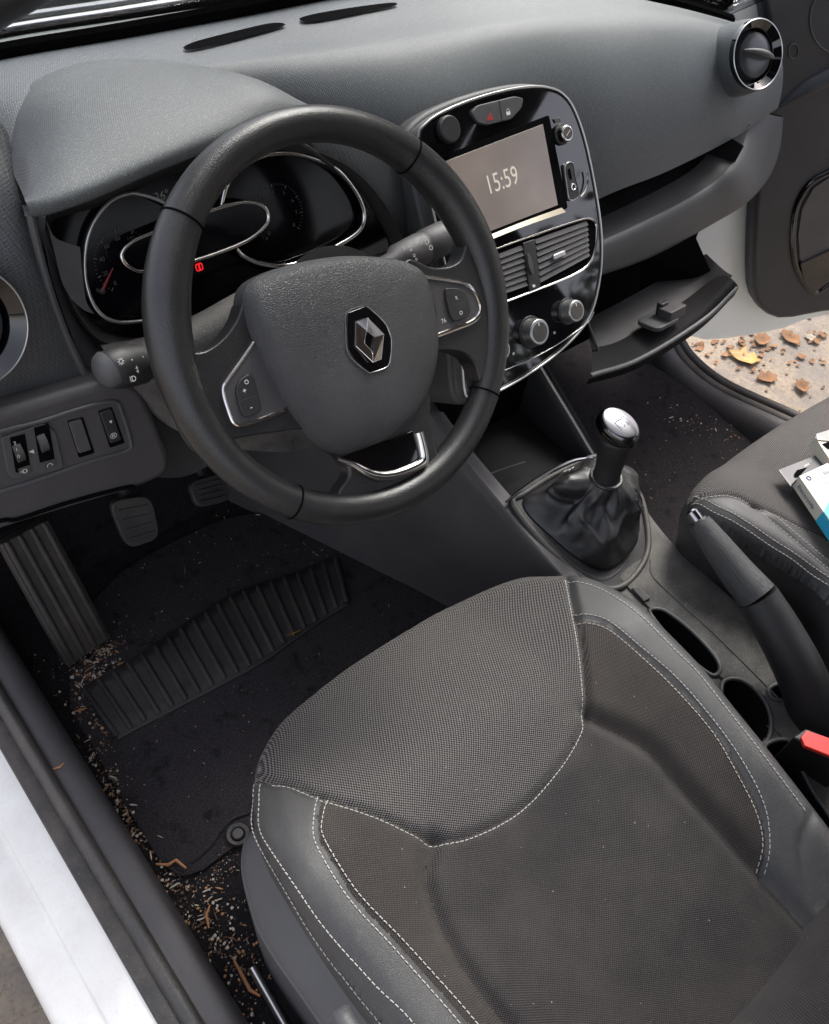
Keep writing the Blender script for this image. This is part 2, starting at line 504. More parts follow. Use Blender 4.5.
# ================================================================== CAR BODY
body = thing('car_body', 'white car body shell with sill, seals, windscreen and bonnet around the cabin', 'car body', (0, 0, -.3))
body['kind'] = 'structure'
# driver sill, profile (x,z) extruded along y
def sill(name, prof, mat, y0=-.95, y1=.62, bend=None, n=14):
    rows = []
    for i in range(n + 1):
        y = y0 + (y1 - y0) * i / n
        dz = 0 if y < .25 else (y - .25) ** 2 * 1.2
        rows.append([Vector((x + (bend(y) if bend else 0), y, z + dz)) for x, z in prof])
    return loft(name, rows, mat, body, nu=4, nv=1, flip=False)


sill('sill_panel', [(-.47, -.28), (-.485, -.20), (-.497, -.03), (-.496, .038), (-.488, .058), (-.468, .066), (-.452, .070), (-.446, .077), (-.425, .087), (-.408, .091), (-.402, .086), (-.40, .05)], M['paint'])
sill('sill_trim', [(-.410, .05), (-.409, .092), (-.404, .098), (-.392, .099), (-.388, .094), (-.387, .07)], M['seal'])
sill('door_seal', [(-.388, .07), (-.391, .094), (-.388, .106), (-.380, .111), (-.373, .106), (-.371, .094), (-.373, .07)], M['rubber'])
sill('kick_plate', [(-.374, .04), (-.3725, .096), (-.369, .101), (-.352, .101), (-.341, .094), (-.335, .075), (-.332, .03), (-.332, -.01)], M['grey'])
# passenger sill
def pl(lst): return [P(a, b, x=c) for a, b, c in lst]


k0 = [(640, 262, 1.10), (660, 300, 1.09), (676, 333, 1.08), (692, 358, 1.075), (725, 384, 1.07), (790, 414, 1.07), (880, 455, 1.07), (1000, 510, 1.07)]
kk = pl(k0)
obj('door_seal', *g_tube(cr(kk, 6), .011, 12), M['rubber'], body)
obj('door_seal', *g_tube(cr([p + Vector((-.022, -.004, -.004)) for p in kk], 6), .012, 12), M['seal'], body)
rows = [[p + Vector((-.020, 0, .004)) for p in kk], [p + Vector((-.045, -.006, .0)) for p in kk], [p + Vector((-.065, -.012, -.02)) for p in kk], [p + Vector((-.078, -.015, -.06)) for p in kk], [Vector((p.x - .085, p.y - .02, -.02)) for p in kk]]
loft('kick_plate', rows, M['grey'], body, 6, 4)
rows = [[p + Vector((-.004, 0, -.012)) for p in kk], [p + Vector((.004, 0, -.03)) for p in kk], [p + Vector((.012, 0, -.06)) for p in kk], [Vector((p.x + .02, p.y, -.27)) for p in kk]]
loft('sill_panel', rows, M['paintshade'], body, 6, 4)
# windscreen / cowl / bonnet
wsp = [P(-90, 82, z=.722), P(0, 56, z=.735), P(120, 35, z=.74), P(240, 13, z=.742), P(360, -10, z=.742), P(480, -24, z=.738), P(600, -16, z=.72), P(690, 7, z=.69), P(738, 22, z=.66)]
ws = cr(wsp, 6)
upv = Vector((0, -.62, .50))
loft('windscreen', [[p + Vector((0, .035, -.01)) for p in wsp], [p + Vector((0, .035, -.01)) + upv * .5 for p in wsp], [Vector((.36 + (p.x - .36) * .86, p.y, p.z)) + upv for p in wsp]], M['glass'], body, 6, 6, solid=.004)
obj('windscreen_seal', *g_tube([p + Vector((0, .014, -.004)) for p in ws], .010, 8), M['void'], body)
cow = [[p + Vector((0, .02, -.012)) for p in wsp], [p + Vector((0, .045, -.010)) for p in wsp], [p + Vector((0, .075, .002)) for p in wsp], [p + Vector((0, .10, -.015)) for p in wsp], [p + Vector((0, .15, -.02)) for p in wsp]]
loft('cowl_panel', cow, simple('weathered_cowl', (.24, .26, .25), .6, dust=.3), body, 6, 5)
obj('wiper_arm', *g_tube(cr([p + Vector((0, .085, .022)) for p in wsp[:5]], 6), .007, 8), M['lip'], body)
bon = [[Vector((p.x, p.y + .14 + k * .3, p.z + .012 - .16 * k * k - .03 * k)) for p in wsp] for k in (0, .4, 1, 2.2)]
loft('bonnet', bon, M['paint'], body, 6, 6)
# pillars and roof
obj('pillar_trim', *g_tube(cr([P(-70, 36, y=.40), P(-10, -2, y=.36), P(60, -60, y=.27), Vector((-.20, -.2, 1.18))], 8), .024, 12), M['dark'], body)
obj('body_pillar', *g_tube(cr([P(752, 90, x=1.16), P(751, 30, x=1.15), P(749, -20, x=1.13), P(742, -120, x=1.06), P(720, -300, x=1.0)], 8), .019, 12, sx=1.2), M['paintshade'], body)
obj('pillar_seal', *g_tube(cr([P(727, 60, x=1.10), P(727, 10, x=1.10), P(725, -30, x=1.08), P(716, -120, x=1.02)], 8), .008, 12), M['void'], body)
rr = []
for i in range(9):
    y = -.25 - 1.5 * i / 8; rr.append([Vector((x, y, z + .03 * math.sin(math.pi * i / 8))) for x, z in ((-.22, 1.14), (-.1, 1.19), (.36, 1.23), (.8, 1.19), (.98, 1.12))])
loft('roof', rr, M['lining'], body, 4, 2, solid=.03)
loft('roof_rail', [[Vector((x, y, z + dz)) for y in (.02, -.2, -.8, -1.5)] for x, z, dz in ((.98, 1.13, 0), (1.04, 1.10, 0), (1.05, 1.06, 0), (1.02, 1.04, 0), (.99, 1.06, 0))], M['lining'], body, 4, 3)
loft('pillar_trim', [[Vector((1.04, y, z)) for z in (1.05, .8, .4, .05)] for y in (-.62, -.66, -.78, -.82)], M['dark'], body, 3, 2)
V, F = g_box((.36 - .72, -1.8, 0), (1.1, -1.72, 1.1)); obj('rear_bulkhead', V, F, M['dark'], body)
# firewall, footwell bulkhead
loft('bulkhead', [[Vector((x, .36, -.02)) for x in (-.38, .36, 1.12)], [Vector((x, .44, .12)) for x in (-.38, .36, 1.12)], [Vector((x, .48, .35)) for x in (-.38, .36, 1.12)], [Vector((x, .52, .70)) for x in (-.38, .36, 1.12)]], M['carpet'], body, 4, 5)
V, F = g_box((-.40, .33, .02), (-.355, .6, .66)); obj('cowl_side', V, F, M['dark'], body, bevel=.01)

hv = []; hr = random.Random(5); m = MB()  # unseen leafy bank added to give the glossy panel dark reflections
for _ in range(9000):
    y = hr.uniform(-7, 5); z = hr.uniform(-.3, 2.0) if hr.random() < .75 else hr.uniform(1.6, 2.5); x = 5.5 + hr.gauss(0, .35) + .5 * noise.noise(Vector((y * .6, z * .8, 0)))
    z += .6 * noise.noise(Vector((y * .5, 3, 0))) * (z > 1.5)
    c = Vector((x, y, max(-.28, z))); a = Vector((hr.gauss(0, 1), hr.gauss(0, 1), hr.gauss(0, 1))).normalized(); b = a.orthogonal().normalized(); q = hr.uniform(.06, .13)
    m.add([c + a * q, c + b * q * .5, c - a * q, c - b * q * .5], [(0, 1, 2, 3)])
tag(m.build('added_hedge', simple('added_hedge_leaves', (.05, .065, .035), .7, var=.4), smooth=False), 'unseen bank of green leaves added beyond the open passenger door to darken reflections in the glossy panel', 'added_hedge')
# ================================================================== PASSENGER DOOR (open)
pd = thing('passenger_door', 'open far side car door, dark moulded trim inside a white painted shell', 'car door', (1.15, .3, 0))
hd = Vector((.86, -.50, 0)).normalized()
FD = Frame((1.16, .26, .2), hd, (0, 0, 1))   # normal faces the cabin? check
if FD.n.y > 0: pass
shell_px = [(700, 200), (712, 150), (735, 60), (738, -60), (900, -80), (960, 310), (829, 322), (790, 334), (745, 343), (700, 346), (690, 330), (688, 280)]
ol = FD.pts(shell_px); 
sgn = -1 if FD.n.dot(CP - FD.o) < 0 else 1
ol = [(q.x, q.y) for q in resample(cr([Vector((a, b, 0)) for a, b in ol], 6, True), 60, True)]
prism('door_shell', FD, ol, -.10 * sgn, -.02 * sgn, M['paintshade'], pd, bevel=.008, seg=3)
trim_px = [(753, 160), (762, 40), (765, -40), (900, -60), (940, 296), (829, 308), (782, 316), (764, 312), (752, 300), (747, 280), (748, 220)]
ot = FD.pts(trim_px, .0)
ot = [(q.x, q.y) for q in resample(cr([Vector((a, b, 0)) for a, b in ot], 6, True), 70, True)]
M['doortrim'] = grain('door_trim_plastic', (.010, .012, .017), .45, 900, .3, .0003, .05)
prism('trim_panel', FD, ot, -.02 * sgn, .02 * sgn, M['doortrim'], pd, bevel=.012, seg=4, taper=.985)
# upper bolster of door trim (diagonal crease)
FDn = FD.n * sgn
def dp(px, py, h=0.02): u, v = FD.pix(px, py, h * sgn); return FD.w(u, v, h * sgn)
obj('armrest_crease', *g_tube(cr([dp(778, 108), dp(800, 92), dp(829, 76), dp(880, 50)], 6), [.004 + .012 * min(1, i / 8) for i in range(19)], 10, sx=.8), M['doortrim'], pd)
obj('speaker_surround', *g_tube(cr([dp(840, 165), dp(829, 172), dp(810, 183), dp(797, 205), dp(793, 235), dp(795, 262), dp(803, 280), dp(815, 292), dp(832, 282)], 6), .007, 10), M['piano'], pd)
sg = FD.pts([(870, 160), (829, 176), (812, 188), (801, 208), (797, 235), (799, 258), (806, 268), (829, 256), (870, 240)], .02 * sgn)
prism('speaker_grille', FD, sg, .019 * sgn, .024 * sgn, M['grey'], pd, bevel=.002)
sg = FD.pts([(799, 262), (829, 248), (870, 230), (870, 280), (829, 280), (813, 292), (803, 284)], .022 * sgn)
prism('speaker_surround', FD, sg, .019 * sgn, .028 * sgn, M['piano'], pd, bevel=.003)
obj('cap_ring', *g_tube([dp(793.5 + 5 * math.cos(a), 51 + 7.5 * math.sin(a), .0215) for a in [i * math.pi / 10 for i in range(20)]], .0009, 6, True), M['lip'], pd)
obj('cap_ring', *g_tube([dp(838 + 28 * math.cos(a), 20 + 34 * math.sin(a), .0215) for a in [i * math.pi / 14 for i in range(28)]], .0012, 6, True), M['lip'], pd)

# ================================================================== DASHBOARD
dash = thing('dashboard', 'dusty charcoal dashboard running the width of the car under the windscreen', 'dashboard', (.36, .25, .45))
xs = [-.36, -.25, -.12, .04, .17, .30, .45, .60, .78, .93, 1.03]
def wsat(x):
    best = min(ws, key=lambda q: abs(q.x - x)); return best
crease = cr([P(-90, 130, z=.722), P(0, 100, z=.735), P(120, 72, z=.739), P(240, 60, z=.742), P(360, 42, z=.742), P(488, 22, z=.737), P(600, 10, z=.72), P(690, 16, z=.69), P(745, 33, z=.655), P(778, 50, z=.62)], 8)
bot = {-.36: (-.36, .165, .56), -.25: (-.25, .165, .56), -.12: (-.12, .25, .58), .04: (.04, .26, .56), .17: (.17, .205, .50), .30: (.30, .17, .50), .45: (.45, .18, .48)}
bpx = {.60: (599, 199, .17), .78: (668, 171, .17), .93: (735, 137, .175), 1.03: (778, 108, .20)}
cols = []
for x in xs:
    a = Vector(wsat(x)); a.x = x
    if x > .9: a = wsat(x).copy()
    c = min(crease, key=lambda q: abs(q.x - x)).copy()
    if x < .9: c.x = x
    if c.y > a.y - .01: c.y = a.y - .01
    b = Vector(bot[x]) if x in bot else P(bpx[x][0], bpx[x][1], y=bpx[x][2])
    cl = [a + Vector((0, .02, -.01)), a.lerp(c, .33) + Vector((0, 0, .001)), a.lerp(c, .8)]
    for t in (0, .08, .2, .35, .5, .65, .8, .92, 1):
        th = t * math.pi / 2
        cl.append(Vector((c.x + (b.x - c.x) * t, c.y - (c.y - b.y) * math.sin(th), b.z + (c.z - b.z) * (math.cos(th)))))
    cols.append(cl)
rows = [[cols[i][j] for i in range(len(xs))] for j in range(len(cols[0]))]
topV, topF = g_loft(rows, 8, 3)
obj('top_pad', topV, topF, M['dashtop'], dash)
bvh = BVHTree.FromPolygons(topV, topF)
def hit(px, py, lift=.001):
    d = ray(px, py).normalized(); h = bvh.ray_cast(CP, d)
    if h[0] is None: return None
    n = h[1] if h[1].dot(d) < 0 else -h[1]
    return h[0] + n * lift
# defroster slots
def slot(pl_):
    q_ = resample(cr([Vector((a, b, 0)) for a, b in pl_], 6, True), 60, True); c = [hit(v.x, v.y, .0025) for v in q_]
    if None in c: return
    obj('defroster_slot', c, [tuple(range(len(c)))], M['void'], dash, smooth=False)


slot([(183, 50), (190, 52), (215, 47), (250, 38), (275, 31), (286, 27), (278, 25), (262, 27), (225, 36), (195, 44)])
slot([(299, 21), (306, 24), (330, 21), (365, 14), (390, 9), (398, 6), (388, 5), (350, 10), (315, 16)])
# binnacle hood
lip = [P(30, 214, y=.168), P(55, 209, y=.168), P(100, 193, y=.172), P(165, 165, y=.178), P(225, 142, y=.183), P(280, 126, y=.188), P(318, 128, y=.195)]
bk = [P(8, 165, z=.700), P(14, 112, z=.722), P(42, 82, z=.742), P(95, 63, z=.750), P(165, 62, z=.750), P(240, 76, z=.748), P(310, 106, z=.735)]
rows = [[p + Vector((0, .035, -.012)) for p in lip], [p + Vector((0, .008, -.008)) for p in lip], lip, [p + Vector((0, .004, .010)) for p in lip]]
for t, hgt in ((.18, .017), (.38, .0185), (.6, .0155), (.8, .0095), (.93, .0045), (1, .0005)):
    rows.append([a.lerp(b, t) + Vector((0, 0, hgt if 0 < i < 6 else hgt * .4)) for i, (a, b) in enumerate(zip(lip, bk))])
rows.append([b + Vector((0, .014, -.004)) for b in bk]); rows.append([b + Vector((0, .035, -.016)) for b in bk])
loft('binnacle_hood', rows, M['hood'], dash, 8, 5)
# left wing panel with driver side vent
wing = [[P(-110, 130, y=.28), P(-40, 105, y=.27), P(5, 128, y=.25), P(9, 160, y=.22)],
        [P(-110, 200, y=.22), P(-40, 185, y=.205), P(8, 185, y=.195), P(22, 205, y=.19)],
        [P(-110, 300, y=.185), P(-30, 260, y=.175), P(18, 250, y=.168), P(40, 262, y=.168)],
        [P(-110, 390, y=.165), P(-30, 340, y=.160), P(30, 310, y=.155), P(62, 320, y=.155)],
        [P(-110, 440, y=.150), P(-30, 400, y=.147), P(45, 375, y=.145), P(88, 383, y=.145)],
        [P(-110, 452, y=.155), P(-30, 422, y=.155), P(45, 397, y=.152), P(90, 390, y=.150)]]
loft('wing_panel', wing, M['face'], dash, 8, 6)
obj('wing_ridge', *g_tube(cr([P(30, 214, y=.172), P(36, 240, y=.168), P(48, 285, y=.160), P(66, 335, y=.152), P(90, 386, y=.143)], 6), .0035, 8), M['lip'], dash)
# right round air vent, left round air vent
def round_vent(c, nrm, r, up, tilt):
    n = Vector(nrm).normalized(); ux = Vector((0, 0, 1)).cross(n).normalized(); uy = n.cross(ux)
    fr = Frame(c, ux, uy); v = obj('air_vent', *g_ring(fr, ell(0, 0, r, n=64), ell(0, 0, r * .74, n=64), -.05, .006, -.004), M['piano'], dash, bevel=.002)
    obj('trim_ring', *g_tube([fr.w(*q, .0045) for q in ell(0, 0, r * .98, n=64)], .0009, 8, True), M['silver'], v)
    V, F = g_dome(fr, ell(0, 0, r * .72, n=48), -.012, .003, 8, 3); obj('vent_disc', V, F, M['door_dark'], v)
    obj('vent_recess', *g_prism(fr, ell(0, 0, r * .76, n=48), -.03, -.018), M['void'], v)
    bl = [fr.w(math.cos(tilt) * t, math.sin(tilt) * t, .006 + .008 * (1 - (t / (r * .62)) ** 2)) for t in [r * .62 * k / 8 for k in range(-8, 9)]]
    obj('vent_tab', *g_tube(bl, [.0015 + .004 * (1 - (k / 8) ** 2) for k in range(-8, 9)], 10, sx=1), M['lip'], v)
    for s in ():
        obj('vent_slat', *g_tube([fr.w(t * math.cos(tilt) - s * r * math.sin(tilt), t * math.sin(tilt) + s * r * math.cos(tilt), .0055) for t in [r * .5 * k / 6 for k in range(-6, 7)]], .0014, 8), M['dark'], v)
    return v


round_vent(P(756, 55, x=.885), (-.22, -.83, .53), .0478, None, -.25)
round_vent(P(-38, 328, y=.135), (.10, -.94, .30), .052, None, .3)
# right end pod skirt behind vent
pod = []
cv = P(757, 55, x=.885)
for k, (s, dy) in enumerate(((.98, .002), (1.03, .009), (1.07, .022), (1.08, .045), (1.04, .075))):
    n = Vector((-.22, -.83, .53)).normalized(); ux = Vector((0, 0, 1)).cross(n).normalized(); uy = n.cross(ux)
    pod.append([cv - n * dy + (ux * math.cos(a) + uy * math.sin(a)) * .0478 * s for a in [i * math.pi / 8 for i in range(16)]])
loft('vent_pod', pod, M['dashtop'], dash, 4, 4, closed_u=True)
# passenger shelf : inner recess and lip
up_ = [(599, 199), (651, 179), (705, 153), (738, 136), (750, 128)]
lipu = [(598, 243), (651, 219), (705, 190), (730, 169), (744, 146), (749, 128), (762, 112)]
lipl = [(598, 276), (651, 257), (705, 228), (745, 204), (768, 178), (779, 150), (782, 116)]
LU = [P(a, b, y=.145 + .075 * max(0, (i - 3)) / 3) for i, (a, b) in enumerate(lipu)]
LU0 = [P(520, 270, y=.15)] + LU; LL0 = [P(520, 300, y=.14)] + [P(a, b, y=.135 + .08 * max(0, (i - 3)) / 3) for i, (a, b) in enumerate(lipl)]
rows = [[p + Vector((0, .05, -.004)) for p in LU0], [p + Vector((0, .01, -.001)) for p in LU0], LU0, [a.lerp(b, .15) + Vector((0, -.006, 0)) for a, b in zip(LU0, LL0)], [a.lerp(b, .6) + Vector((0, -.008, 0)) for a, b in zip(LU0, LL0)], LL0, [p + Vector((0, .06, -.012)) for p in LL0]]
loft('shelf_lip', rows, M['lip'], dash, 6, 4)
sh = [[P(a, b - 3, y=.178) for a, b in [(520, 220)] + up_], [P(a, b, y=.178) + Vector((0, .09, -.02)) for a, b in [(520, 220)] + up_], [P(a, b, y=.15) + Vector((0, .10, .005)) for a, b in [(520, 270), (598, 243), (651, 219), (705, 190), (730, 169), (744, 146)]], [P(a, b, y=.15) for a, b in [(520, 270), (598, 243), (651, 219), (705, 190), (730, 169), (744, 146)]]]
loft('shelf_recess', sh, M['recess'], dash, 6, 4)
# black backfill boxes stand in for the shade under the dash and in the glovebox
V, F = g_box((.50, .20, .18), (.98, .40, .45)); obj('glovebox_shade_fill', V, F, M['void'], dash)
V, F = g_box((-.34, .22, .33), (.27, .42, .56)); obj('under_dash_shade', V, F, M['void'], dash)
V, F = g_box((.27, .21, .20), (.52, .40, .50)); obj('under_dash_shade', V, F, M['void'], dash)
# glovebox lid hanging open
gb = obj('glovebox_lid', *g_loft([
    [P(588, 378, y=.045) + Vector((0, 0, -.014)), P(640, 362, y=.045) + Vector((0, 0, -.014)), P(700, 325, y=.045) + Vector((0, 0, -.014)), P(737, 290, y=.05) + Vector((0, 0, -.012))],
    [P(590, 377, y=.035), P(640, 360, y=.035), P(703, 321, y=.035), P(738, 287, y=.04)],
    [P(592, 370, y=.045), P(637, 353, y=.045), P(697, 314, y=.045), P(732, 279, y=.05)],
    [P(592, 352, y=.08), P(632, 335, y=.08), P(690, 300, y=.08), P(722, 272, y=.085)],
    [P(585, 320, y=.16), P(625, 300, y=.16), P(678, 270, y=.16), P(695, 262, y=.16)]], 8, 6), M['recess'], dash)
obj('lid_edge', *g_tube(cr([P(590, 376, y=.034), P(640, 359, y=.034), P(703, 320, y=.034), P(736, 288, y=.04)], 8), .0042, 10), M['lip'], gb)
V, F = g_loft([[P(596, 368, y=.055), P(637, 350, y=.055), P(697, 311, y=.055), P(729, 278, y=.058)], [P(594, 352, y=.085), P(632, 335, y=.085), P(690, 300, y=.085), P(720, 272, y=.09)], [P(587, 320, y=.15), P(625, 300, y=.15), P(678, 270, y=.15), P(703, 256, y=.15)]], 6, 5)
obj('lid_lining', [v + Vector((0, -.004, .007)) for v in V], F, M['dark'], gb)
obj('lid_dark_fill', [P(692, 229, y=.135), P(716, 283, y=.095), P(690, 300, y=.10), P(640, 300, y=.16), P(640, 255, y=.16)], [(0, 1, 2, 3, 4)], M['void'], gb, smooth=False)  # flat black sheet stands in for the shade inside the open glovebox
obj('lid_stay', *g_tube([P(588, 322, y=.10), P(602, 362, y=.07)], .0022, 8), M['lip'], gb)
LF = Frame(P(668, 322, y=.055), (1, 0, .0), (0, .82, -.2))
lt = prism('lid_latch', LF, rrect(-.01, .012, .062, .045, .012), -.002, .006, M['lip'], gb, bevel=.002)
prism('latch_block', LF, rrect(.012, .004, .042, .026, .004), .004, .022, M['grey'], lt, bevel=.002)
prism('latch_hook', LF, rrect(.004, .018, .018, .012, .003), .004, .028, M['dark'], lt, bevel=.002)

# mid dash face between cluster and stack (textured)
mid = [[P(300, 120, y=.215), P(360, 118, y=.215), P(410, 130, y=.205), P(450, 150, y=.20)],
       [P(322, 158, y=.20), P(368, 165, y=.19), P(412, 180, y=.185), P(440, 190, y=.20)],
       [P(366, 204, y=.18), P(392, 215, y=.168), P(420, 222, y=.168), P(445, 235, y=.19)],
       [P(392, 247, y=.165), P(405, 262, y=.155), P(430, 275, y=.155), P(455, 285, y=.18)],
       [P(400, 300, y=.165), P(415, 320, y=.15), P(440, 330, y=.15), P(462, 335, y=.17)]]
loft('column_side_panel', mid, M['face'], dash, 8, 6)
obj('binnacle_trim_line', *g_tube(cr([P(292, 138, y=.196), P(322, 158, y=.192), P(345, 178, y=.186), P(366, 204, y=.178), P(392, 247, y=.163), P(402, 275, y=.160)], 6), .003, 8), M['dark'], dash)

# ------------------------------------------------------------------ instrument cluster
tl = R(24)
FC = Frame(P(230, 230, y=.175), (1, 0, 0), (0, math.sin(tl), math.cos(tl)))
cl_px = [(44, 216), (100, 196), (165, 168), (235, 142), (297, 146), (350, 168), (386, 208), (404, 252), (378, 268), (320, 300), (250, 330), (180, 350), (110, 345), (78, 315), (58, 270)]
co_ = [(q.x, q.y) for q in resample(cr([Vector((a, b, 0)) for a, b in FC.pts(cl_px)], 6, True), 80, True)]
clu = prism('instrument_cluster', FC, co_, -.05, -.012, M['gaugeglass'], dash, bevel=.002)
tag(clu, 'black glossy instrument cluster behind the steering wheel')
obj('cluster_bezel', *g_ring(FC, co_, off(co_, .010), -.03, .004, -.010), M['dark'], clu, bevel=.002)


def fpath(fr, px, h=0, n=6, closed=False):
    return [fr.w(q.x, q.y, h) for q in cr([Vector((a, b, 0)) for a, b in fr.pts(px, h)], n, closed)]


# side shroud left of speedo (grey plane)
sw = fpath(FC, [(44, 222), (56, 228), (80, 244)], .004); sw2 = fpath(FC, [(60, 280), (72, 300), (88, 312)], .004)
obj('cluster_cheek', *g_loft([[FC.w(*FC.pix(a, b, .006), .006) for a, b in l] for l in ([(46, 220), (56, 238), (80, 247)], [(54, 250), (66, 262), (82, 270)], [(62, 282), (74, 295), (86, 300)], [(72, 300), (84, 310), (94, 314)])], 5, 5), M['grey'], clu)
ringL = [(175, 208), (158, 200), (142, 195), (128, 194), (110, 202), (94, 222), (86, 246), (85, 275), (91, 299), (102, 315), (118, 322), (142, 321), (158, 318)]
ringR = [(221, 209), (226, 187), (236, 173), (259, 157), (283, 153), (306, 156), (335, 168), (355, 191), (364, 213), (359, 231), (335, 247), (306, 260), (283, 266), (259, 263), (243, 256), (236, 249)]
pill = [(152, 233), (132, 242), (122, 253), (124, 262), (133, 269), (146, 271), (190, 262), (236, 246), (257, 234), (268, 220), (264, 207), (248, 202), (222, 207), (185, 220)]
for px, rad, nm in ((ringL, .0019, 'speedometer_ring'), (ringR, .0026, 'tachometer_ring'), (pill, .0020, 'display_ring')):
    cl_ = nm == 'display_ring'; hh = .004 if cl_ else -.003
    path = fpath(FC, px, hh, 8, cl_)
    obj(nm, *g_tube(path, rad, 10, cl_), M['silver'] if nm[0] == 's' else M['chrome'], clu)
    wl = [fpath(FC, px, hh - .001, 8, cl_), [p - FC.n * .008 for p in fpath(FC, px, hh - .001, 8, cl_)]]
    obj(nm + '_wall', *g_loft(wl, 1, 1), M['piano'], clu)
pp = [((p - FC.o).dot(FC.x), (p - FC.o).dot(FC.y)) for p in fpath(FC, pill, .003, 6, True)]
obj('display_lens', *g_prism(FC, off(pp, .001), -.011, .003), M['gaugeglass'], clu)
# gauge faces with ticks
for cx, cy, r_ in ((125, 262, .030), (278, 214, .030)):
    u, v = FC.pix(cx, cy, -.0115)
    m = MB()
    for k in range(0, 41):
        a = R(225 - 270 * k / 40); L = .0035 if k % 5 == 0 else .0018; w_ = .0006 if k % 5 == 0 else .0003
        q = [(r_, w_), (r_, -w_), (r_ - L, -w_), (r_ - L, w_)]
        m.add([FC.w(u + x * math.cos(a) - y * math.sin(a), v + x * math.sin(a) + y * math.cos(a), -.0112) for x, y in q], [(0, 3, 2, 1)])
    m.build('dial_ticks', M['tick'], clu, smooth=False)
    for k in range(0, 9):
        a = R(225 - 270 * k / 8); text('dial_number', FC, str(k if cx > 200 else k * 20), u + math.cos(a) * (r_ - .008), v + math.sin(a) * (r_ - .008), .0055, M['tick'], clu, -.0111)
obj('gauge_needle', *g_tube([FC.w(*FC.pix(102, 291, -.009), -.009), FC.w(*FC.pix(113, 268, -.009), -.009)], [.0016, .0006], 8), M['needle'], clu)
obj('needle_hub', *g_prism(FC, ell(*FC.pix(102, 291, -.009), .003, n=20), -.0115, -.008), M['chrome'], clu)
u, v = FC.pix(162, 196, -.0115)
text('trip_readout', FC, '36°', u, v, .011, simple('dim_readout', (.22, .22, .21), .6), clu, -.0112)
# red warning icon: small padlock-like car outline
u, v = FC.pix(199, 267, -.0115)
w1 = obj('warning_lamp', *g_ring(FC, rrect(u, v, .008, .0075, .002), rrect(u, v, .0058, .0052, .0014), -.0112, -.0108), M['red'], clu, smooth=False)
obj('lamp_mark', *g_prism(FC, rrect(u, v, .0018, .0062, .0006), -.0111, -.0105), M['red'], w1, smooth=False)
u, v = FC.pix(277, 258, -.0115)
# lower shroud of cluster (grey area below cluster)
shr = [[P(100, 345, y=.15), P(150, 335, y=.135), P(200, 312, y=.125), P(245, 288, y=.12), P(300, 268, y=.125), P(345, 262, y=.135), P(392, 262, y=.15)],
       [P(105, 352, y=.13), P(150, 345, y=.11), P(200, 330, y=.09), P(245, 310, y=.08), P(300, 290, y=.09), P(345, 280, y=.10), P(400, 285, y=.12)],
       [P(110, 368, y=.12), P(150, 375, y=.10), P(200, 375, y=.08), P(245, 380, y=.07), P(300, 370, y=.08), P(345, 350, y=.09), P(405, 330, y=.11)],
       [P(130, 385, y=.13), P(160, 420, y=.12), P(200, 440, y=.10), P(245, 450, y=.10), P(300, 450, y=.10), P(345, 430, y=.11), P(405, 400, y=.13)]]
loft('column_shroud_cover', shr, M['console'], dash, 6, 6)
# filler between wing ridge and column (dark plastic)
fil = [[P(44, 240, y=.185), P(75, 310, y=.185), P(110, 340, y=.18), P(150, 340, y=.16)], [P(55, 290, y=.175), P(85, 335, y=.17), P(115, 360, y=.165), P(150, 372, y=.15)], [P(90, 384, y=.15), P(110, 378, y=.15), P(135, 378, y=.145), P(160, 385, y=.14)]]
loft('column_side_filler', fil, M['grey'], dash, 6, 6)

# ------------------------------------------------------------------ driver lower fascia with switches
tf = R(8)
FF = Frame(P(60, 450, y=.115), (1, 0, 0), (0, math.sin(tf), math.cos(tf)))
fpx = [(-130, 452), (-60, 432), (0, 413), (70, 392), (110, 382), (138, 386), (150, 405), (168, 448), (171, 466), (163, 478), (130, 492), (70, 510), (0, 532), (-60, 553), (-130, 572)]
o2 = [(q.x, q.y) for q in resample(cr([Vector((a, b, 0)) for a, b in FF.pts(fpx)], 5, True), 80, True)]
fas = prism('fascia_panel', FF, o2, -.10, 0, M['grey'], dash, bevel=.010, seg=4)
low = fpath(FF, [(-60, 541), (0, 521), (18, 519), (70, 502), (128, 487), (134, 490)], .001)
obj('panel_slot', *g_tube(low, .0022, 8), M['void'], fas)
V, F = g_loft([[FF.w(*FF.pix(a, b), -.006) for a, b in ((150, 480), (195, 477), (250, 440))], [FF.w(*FF.pix(a, b), -.03) for a, b in ((150, 380), (200, 400), (250, 400))]], 4, 4)
obj('knee_panel', V, F, M['dark'], dash)
# recess bezel
bz = [(q.x, q.y) for q in resample(cr([Vector((a, b, 0)) for a, b in FF.pts([(-28, 442), (0, 431), (40, 421), (80, 408), (113, 401), (120, 408), (130, 440), (127, 450), (90, 461), (50, 475), (10, 488), (-20, 494), (-30, 470)])], 4, True), 64, True)]
obj('switch_bezel', *g_tube([FF.w(a, b, .0006) for a, b in bz], .0022, 8, True), M['lip'], fas)
def fq(fr, pts_, h=0): return [fr.w(*fr.pix(a, b, h), h) for a, b in pts_]


